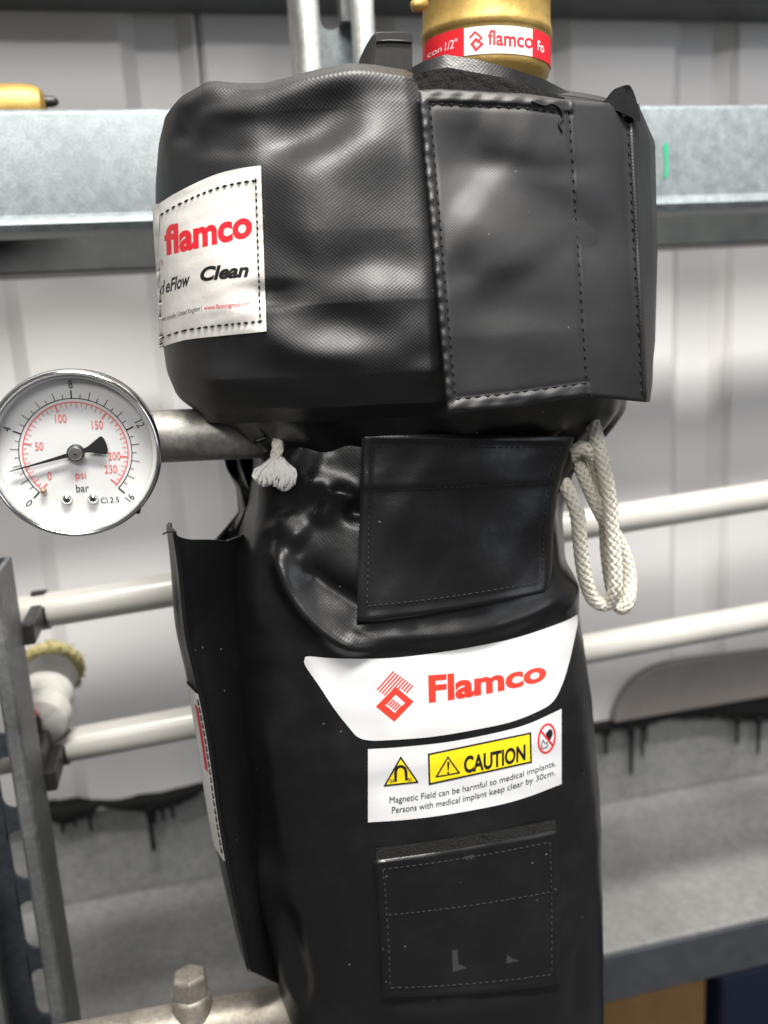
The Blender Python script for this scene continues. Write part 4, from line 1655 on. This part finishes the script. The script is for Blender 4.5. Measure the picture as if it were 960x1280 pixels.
V2, F2 = lathe([(29.4, 2.0), (29.2, 6.5), (0.05, 6.8)], GC, AX, 96, close=False)
dial = recalc(mk('dial', *join([(V, Fs), (V2, F2)]), 'dial', pg, angle=40))
M['gap'] = mat('grey_gasket', (0.55, 0.55, 0.54), 0.5)
V, Fs = lathe([(28.0, 5.2), (28.1, 2.4), (28.6, 1.2), (29.2, 1.4)], GC, AX, 96, close=False)
mk('inner_ring', V, Fs, 'gap', pg)


DROT = 2.5


def dp(r, ang, y=5.75):
    """point on the dial; ang in degrees clockwise from the top"""
    a = math.radians(ang + DROT)
    return Vector((GC.x + r * math.sin(a), GC.y + y, GC.z + r * math.cos(a)))


def tick(r0, r1, ang, wd, y=5.8):
    a = math.radians(ang + DROT)
    t = Vector((math.cos(a), 0, -math.sin(a))) * wd / 2
    p, q = dp(r0, ang, y), dp(r1, ang, y)
    return [p - t, p + t, q + t, q - t], [(0, 1, 2, 3)]


def arc(r0, r1, a0, a1, y=5.82, n=90):
    V = []
    for k in range(n + 1):
        a = a0 + (a1 - a0) * k / n
        V += [dp(r0, a, y), dp(r1, a, y)]
    return V, [(2 * k, 2 * k + 1, 2 * k + 3, 2 * k + 2) for k in range(n)]


def dtext(s, r, ang, h, rotd, xs=1.0, bold=0.0, y=5.78):
    P, Fs, wd = text2d(s, bold, 0, .5)
    c = dp(r, ang, y)
    a = math.radians(rotd + DROT)
    ex, ez = Vector((math.cos(a), 0, -math.sin(a))), Vector((math.sin(a), 0, math.cos(a)))
    k = h / CAP
    V = [c + ex * ((x - wd / 2) * k * xs) + ez * ((yy - CAP / 2) * k) for x, yy in P]
    return V, [f[::-1] for f in Fs]


S = 270 / 16
parts = [arc(20.2, 20.5, -135, 135)]
for k in range(33):
    a = -135 + k * S / 2
    parts.append(tick(20.3, 23.4 if k % 8 == 0 else (23.4 if k % 2 == 0 else 22.0), a, .5 if k % 8 == 0 else .24))
mk('bar_scale', *join(parts), 'black_ink', dial, smooth=False, kind='stuff')
parts = [arc(18.75, 19.15, -135, 135)]
for k in range(47):
    p = 5 * k
    a = -135 + p * 270 / 232
    parts.append(tick(19.0, 16.0 if p in (0, 50, 100, 150, 200, 230) else (16.9 if k % 2 == 0 else 17.5), a, .5 if p in (0, 50, 100, 150, 200, 230) else .24))
mk('psi_scale', *join(parts), 'psi', dial, smooth=False, kind='stuff')
for s_, b_ in (('0', 0), ('4', 4), ('8', 8), ('12', 12), ('16', 16)):
    a = -135 + b_ * S
    rr = {'0': 45, '4': -68, '8': -3, '12': 66, '16': -45}[s_]
    mk('numeral', *dtext(s_, 25.6 if s_ in '48' else 26.0, a, 3.0, rr, .78), 'black_ink', dial, smooth=False)
for s_, p_, r_, da in (('0', 0, 13.2, 6), ('50', 50, 13.3, 0), ('100', 100, 13.8, 0), ('150', 150, 13.3, 0), ('200', 200, 13.9, 0), ('230', 230, 13.9, -13)):
    a = -135 + p_ * 270 / 232 + da
    mk('numeral', *dtext(s_, r_, a, 3.1, 0, .72), 'psi', dial, smooth=False)
mk('unit_word', *dtext('psi', 8.6, 173, 2.9, 0, .9), 'psi', dial, smooth=False)
mk('unit_word', *dtext('bar', 13.7, 175, 3.0, 0, .85), 'black_ink', dial, smooth=False)
mk('class_mark', *dtext('Cl.2.5', 21.8, 150, 2.2, 0, .95), 'black_ink', dial, smooth=False)
# needle: slim pointer and fan-shaped counterweight
na = -135 + 1.85 * S
nd_ = lambda r, a, y: dp(r, a, y)
a_r = math.radians(na + DROT)
t = Vector((math.cos(a_r), 0, -math.sin(a_r)))
prof = [(24.4, .16), (12, .45), (3, .8), (-3.6, .9), (-5, 1.2), (-10.2, 3.5), (-11.0, 3.4), (-11.6, 2.2), (-11.8, 0)]
L_, R_ = [], []
for r, wv in prof:
    L_.append((r, wv))
poly = [(r, wv) for r, wv in prof] + [(r, -wv) for r, wv in prof[::-1][1:]]
P0 = [dp(0, 0, 3.6) + (dp(1, na, 3.6) - dp(0, 0, 3.6)) * r + t * wv for r, wv in poly]
n = len(P0)
V = P0 + [p + Vector((0, .6, 0)) for p in P0]
Fs = [tuple(range(n)), tuple(range(n, 2 * n))[::-1]] + [(i, (i + 1) % n, n + (i + 1) % n, n + i) for i in range(n)]
recalc(mk('needle', V, Fs, 'black_ink', pg, smooth=False))
V, Fs = lathe([(0.05, 2.0), (2.2, 2.1), (2.6, 2.5), (2.7, 3.6)], GC, AX, 32, close=False)
hub = recalc(mk('hub', V, Fs, 'steel', pg, angle=40))
V, Fs = lathe([(2.6, 2.7), (3.15, 2.9), (3.15, 5.9)], GC, AX, 32, close=False)
mk('hub_ring', V, Fs, 'black_ink', pg)
V, Fs = lathe([(0.05, 1.8), (.5, 1.85), (.6, 2.2)], GC, AX, 12, close=False)
mk('pivot', V, Fs, 'black_ink', hub)
for r, a in ((18.3, 195), (18.6, 165)):
    c = dp(r, a, 0)
    V, Fs = lathe([(0.05, 3.9), (1.0, 4.0), (1.7, 4.5), (2.0, 5.2), (2.05, 5.95)], c, AX, 24, close=False)
    s_ = recalc(mk('screw', V, Fs, 'chrome', pg))
    for rot_ in (20, 110):
        ca, sa = math.cos(math.radians(rot_)), math.sin(math.radians(rot_))
        V, Fs = box(-1.1, 1.1, 3.8, 4.3, -.22, .22)
        V = [Vector((c.x + v.x * ca - v.z * sa, GC.y + v.y, c.z + v.x * sa + v.z * ca)) for v in V]
        mk('slot', V, Fs, 'black_ink', s_, smooth=False)
V, Fs = lathe([(0.05, 3.4), (.8, 3.5), (1.1, 4), (1.1, 5.95)], dp(17.9, -138, 0) + Vector((-.8, 0, -.6)), AX, 16, close=False)
recalc(mk('stop_pin', V, Fs, 'pin', pg))
V, Fs = lathe([(0.05, .2), (10, .2), (20, .25), (29.2, .9)], GC, AX, 96, close=False)
glass = mk('glass', V, Fs, 'glass', pg)
# small moulded pip on the rim
V, Fs = lathe([(0.05, -1), (1.0, -.8), (1.0, 4)], dp(31.6, 138, 3.0), AX, 8)
mk('rim_pip', V, Fs, 'plastic', pg)
# stem and elbow behind the case
st = Vector((GC.x + 2, 343, GC.z + 3))
V, Fs = lathe([(7, 28.5), (7, 44), (9, 44), (9, 52)], st, AX, 24)
mk('stem', V, Fs, 'brass', pg, angle=40)

# pipe from the gauge into the filter
ga, gb = at(190, 546, 398), at(310, 541, 398)
d = (gb - ga).normalized()
P = [ga - d * 42 + (gb + d * 60 - ga + d * 42) * t for t in np.linspace(0, 1, 8)]
o = mk('gauge_pipe', *tube(P, 11.6, 40), 'pipe_metal', angle=50)
tag(o, 'short worn steel pipe joining the gauge to the jacketed filter', 'pipe')

# =================================================================== BRASS VALVE NECK AND BLACK LEVER
BC = Vector((at(604, 60, YC).x, YC, 0))
bn = empty('brass_valve', (BC.x, YC, 85), 'golden brass valve body with red and white label rising from the upper cover', 'valve')
zl0, zl1 = at(628, 70, 382).z, at(628, 31, 382).z
R0 = 28.6
prof = [(R0 - 9, 60), (R0 - 6, zl0 - 10), (R0 - 3.0, zl0 - 5.0), (R0 - .8, zl0 - 2.5), (R0, zl0), (R0, zl1 + .5), (R0 + .3, zl1 + 1.0), (R0 + .9, zl1 + 2.6), (R0 + .9, zl1 + 3.6), (R0 + .4, zl1 + 5), (R0, zl1 + 8),
        (R0 - .3, zl1 + 24), (R0 + 4, zl1 + 30), (R0 + 5, zl1 + 44), (R0 - 4, zl1 + 60), (R0 - 6, 420)]
V, Fs = lathe(prof, BC, (0, 0, 1), 96)
tl = Matrix.Rotation(math.radians(2.2), 3, 'Y')
piv = Vector((BC.x, YC, 85))
V = [tl @ (v - piv) + piv for v in V]
mk('body', V, Fs, 'brass', bn, angle=50)
tree_br = bvh(V, Fs)
c = at(524, 6, 392)
V, Fs = lathe([(0.1, -4), (2.2, -3.2), (2.7, 0), (2.2, 3.2), (0.1, 4)], c, (1, 0.2, .3), 20)
mk('lug', V, Fs, 'brass', bn)


def band(name, a0, a1, f0, f1, rad, m, parent, n=40):
    V = []
    for k in range(n + 1):
        a = math.radians(a0 + (a1 - a0) * k / n)
        for z in (zl0 + (zl1 - zl0) * f0, zl0 + (zl1 - zl0) * f1):
            V.append(tl @ (Vector((BC.x + rad * math.sin(a), YC - rad * math.cos(a), z)) - piv) + piv)
    return mk(name, V, [(2 * k, 2 * k + 2, 2 * k + 3, 2 * k + 1) for k in range(n)], m, parent), V, [(2 * k, 2 * k + 2, 2 * k + 3, 2 * k + 1) for k in range(n)]


def ang_at(px, py):
    h, _ = cast(tree_br, px, py)
    return math.degrees(math.atan2(h.x - BC.x, -(h.y - YC)))


aw0, aw1 = ang_at(578, 60), ang_at(663, 52)
lbw, V, Fs = band('white_label', aw0 - 8, aw1 + 8, .06, .96, R0 + .22, 'white_vinyl', bn)
lr, Vr, Fr = band('red_label', aw0 - 75, aw0, .05, .97, R0 + .34, 'red', bn)
lr2, Vr2, Fr2 = band('red_label', aw1, aw1 + 60, .05, .97, R0 + .34, 'red', bn)
trw, trr, trr2 = bvh(V, Fs), bvh(Vr, Fr), bvh(Vr2, Fr2)
ink('lettering', [text_px('flamco', [(610, 55), (638, 57), (667, 60)], 18, (0, -1), bold=.02)], trw, 'red', lbw, .12)
lgp = [[(594, 47), (604, 54), (594, 63), (588, 57), (592, 54), (594.5, 57), (597, 54), (590, 49)]]
ink('emblem', [stroke_px([(588, 46), (594, 40), (602, 47), (597, 52)], 2.2), stroke_px([(590, 55), (595, 49), (602.5, 55), (595, 62)], 3.0, True)], trw, 'red', lbw, .12)
ink('lettering', [text_px('con', [(534, 73), (543, 68), (552, 64)], 8, (0.1, -1), bold=0.0), text_px('1/2"', [(556, 64), (563, 61), (571, 59)], 11, (0.05, -1), bold=0.0)], trr, 'white_ink', lr, .12)
ink('lettering', [text_px('Fo', [(672, 62), (680, 66)], 12, (0, -1), bold=.02)], trr2, 'white_ink', lr2, .12)

# black lever on top of the cover, left of the brass
lv = empty('black_lever', at(490, 92, 395), 'small black plastic lever standing on top of the upper cover beside the brass valve', 'lever')
secs = []
for (Yd, xl, xr, yt, yb, rr) in ((388, 470, 515, 41, 90, 5), (392, 468.5, 515.5, 39.5, 92, 6), (404, 463, 511, 44, 95, 7), (416, 456, 503, 54, 100, 9), (428, 449, 494, 70, 108, 9), (436, 445, 488, 86, 112, 8)):
    pts = []
    for cx_, cy_, a0 in ((xr - rr, yt + rr, -90), (xr - 2, yb - 2, 0), (xl + 2, yb - 2, 90), (xl + rr * .7, yt + rr * .7, 180)):
        r2 = rr if cy_ < yb - 10 else 2
        if cx_ < (xl + xr) / 2 and cy_ < yb - 10:
            r2 = rr * .7
        for k in range(5):
            a = math.radians(a0 + 90 * k / 4)
            pts.append(at(cx_ + r2 * math.cos(a), cy_ + r2 * math.sin(a), Yd))
    secs.append(pts)
m_ = len(secs[0])
V = [p for s_ in secs for p in s_]
Fs = grid_faces(len(secs), m_, True) + [tuple(range(m_)), tuple(range((len(secs) - 1) * m_, len(secs) * m_))[::-1]]
recalc(mk('grip', V, Fs, 'plastic', lv, angle=32))
P = [at(x, y, 387.4) for x, y in ((470, 52), (485, 50.8), (500, 51.2), (514.5, 52.5))]
mk('parting_ridge', *tube(P, .5, 6), 'plastic', lv)

# =================================================================== DRAWSTRING CORD
dc = empty('drawstring_cord', at(735, 560, 392), 'cream braided cotton cord looped at the right of the jacket, frayed end at the left', 'cord')


def braid(path, R, name, parent, nstr=12, pitch=24.0):
    # resample evenly
    L = [0]
    for a, b in zip(path[:-1], path[1:]):
        L.append(L[-1] + (b - a).length)
    n = int(L[-1] / 0.75)
    q = np.linspace(0, L[-1], n)
    A = np.array([list(p) for p in path])
    P = [Vector((np.interp(s, L, A[:, 0]), np.interp(s, L, A[:, 1]), np.interp(s, L, A[:, 2]))) for s in q]
    fr = path_frames(P)
    parts = [tube(P, R * .78, 10)]
    for k in range(nstr):
        sgn = 1 if k % 2 == 0 else -1
        ph = 2 * math.pi * (k // 2) / (nstr / 2)
        sp = []
        for i, (p, (e1, e2)) in enumerate(zip(P, fr)):
            th = ph + sgn * 2 * math.pi * q[i] / pitch
            rad = R * (0.84 + 0.055 * sgn * math.cos(th * (nstr / 2)))
            sp.append(p + e1 * (rad * math.cos(th)) + e2 * (rad * math.sin(th)))
        # each strand is a flat bundle
        f2 = path_frames(sp)
        V = []
        for i, (p, (a, b)) in enumerate(zip(sp, f2)):
            out = (p - P[i]).normalized()
            tg = (sp[min(i + 1, n - 1)] - sp[max(i - 1, 0)]).normalized()
            sd = tg.cross(out).normalized()
            for j in range(7):
                t = 2 * math.pi * j / 7
                V.append(p + sd * (R * .34 * math.cos(t)) + out * (R * .17 * math.sin(t)))
        parts.append((V, grid_faces(n, 7, True)))
    # loose fuzz
    for _ in range(int(L[-1] * 1.6)):
        i = random.randrange(n)
        t = random.uniform(0, 6.283)
        e1, e2 = fr[i]
        o_ = e1 * math.cos(t) + e2 * math.sin(t)
        a = P[i] + o_ * R * .95
        b = a + o_ * random.uniform(.3, 1.0) + Vector([random.uniform(-.9, .9) for _ in range(3)])
        parts.append(tube([a, b], .06, 3))
    V, Fs = join(parts)
    return mk(name, V, Fs, 'cord', parent)


RC = 3.4
l1 = [at(733, 500, 380), at(739, 525, 366), at(747, 552, 362), at(754, 582, 362), at(760, 612, 362), at(764, 653, 362), at(768, 697, 362), at(769, 733, 363), at(763, 752, 367), at(752, 755, 369), at(740, 746, 369),
      at(731, 720, 367), at(726, 686, 365), at(722, 645, 364), at(713, 618, 366), at(702, 602, 371), at(688, 594, 378)]
braid(smooth_path(l1, 8), RC, 'loop', dc)
l2 = [at(712, 552, 376), at(720, 570, 373), at(729, 592, 372), at(740, 618, 372), at(753, 645, 372), at(768, 668, 373), at(780, 692, 373), at(787, 722, 372), at(786, 748, 370), at(779, 760, 371), at(771, 754, 374), at(764, 728, 375), at(759, 690, 375),
      at(757, 650, 374), at(752, 610, 372), at(745, 580, 368), at(734, 562, 364), at(722, 562, 366), at(711, 574, 373)]
braid(smooth_path(l2, 8), RC * .96, 'loop', dc)
# frayed end
hit = cast(tree_low, 346, 585)[0]
Yf = hit.y - 4.5
braid(smooth_path([at(351, 536, Yf + 4), at(348, 552, Yf), at(346, 566, Yf - 1), at(345, 580, Yf - 1.5)], 8), 2.6, 'frayed_end', dc, 6, 15)
parts = []
for k in range(520):
    a = random.uniform(-1, 1)
    b = random.uniform(-1, 1)
    lobe = -0.62 if random.random() < .55 else 0.55
    a = lobe + random.gauss(0, .32)
    ex = 344 + 21 * max(-1.15, min(1.15, a))
    ey = 607 - 5 * abs(a - lobe) * 2 + random.uniform(-9, 5) + (3 if lobe > 0 else -2)
    x0 = 346 + 5 * a + random.uniform(-2, 2)
    p0 = at(x0, 576 + random.uniform(-4, 9), Yf - 1 + 1.8 * b)
    p2 = at(ex, ey, Yf - 3.5 + 3.5 * b)
    pm = at((x0 + ex) / 2 + 7 * a + random.uniform(-3, 3), 590 + random.uniform(-4, 4), Yf - 3 + 3.5 * b)
    parts.append(tube(smooth_path([p0, pm, p2], 3), lambda t: .75 * (1 - .4 * t), 5))
V, Fs = join(parts)
mk('frayed_fibres', V, Fs, 'fray', dc, kind='stuff')
# hem eyelet edge above the frayed end
P = [at(317 + 70 * t, 553 - 9 * math.sin(math.pi * t) + 0 * t, cast(tree_low, 350, 575)[0].y - 3 + 3 * abs(t - .5)) for t in np.linspace(0, 1, 14)]
mk('eyelet_edge', *tube(P, .9, 7), 'pvc_lower', uc, uv=None)
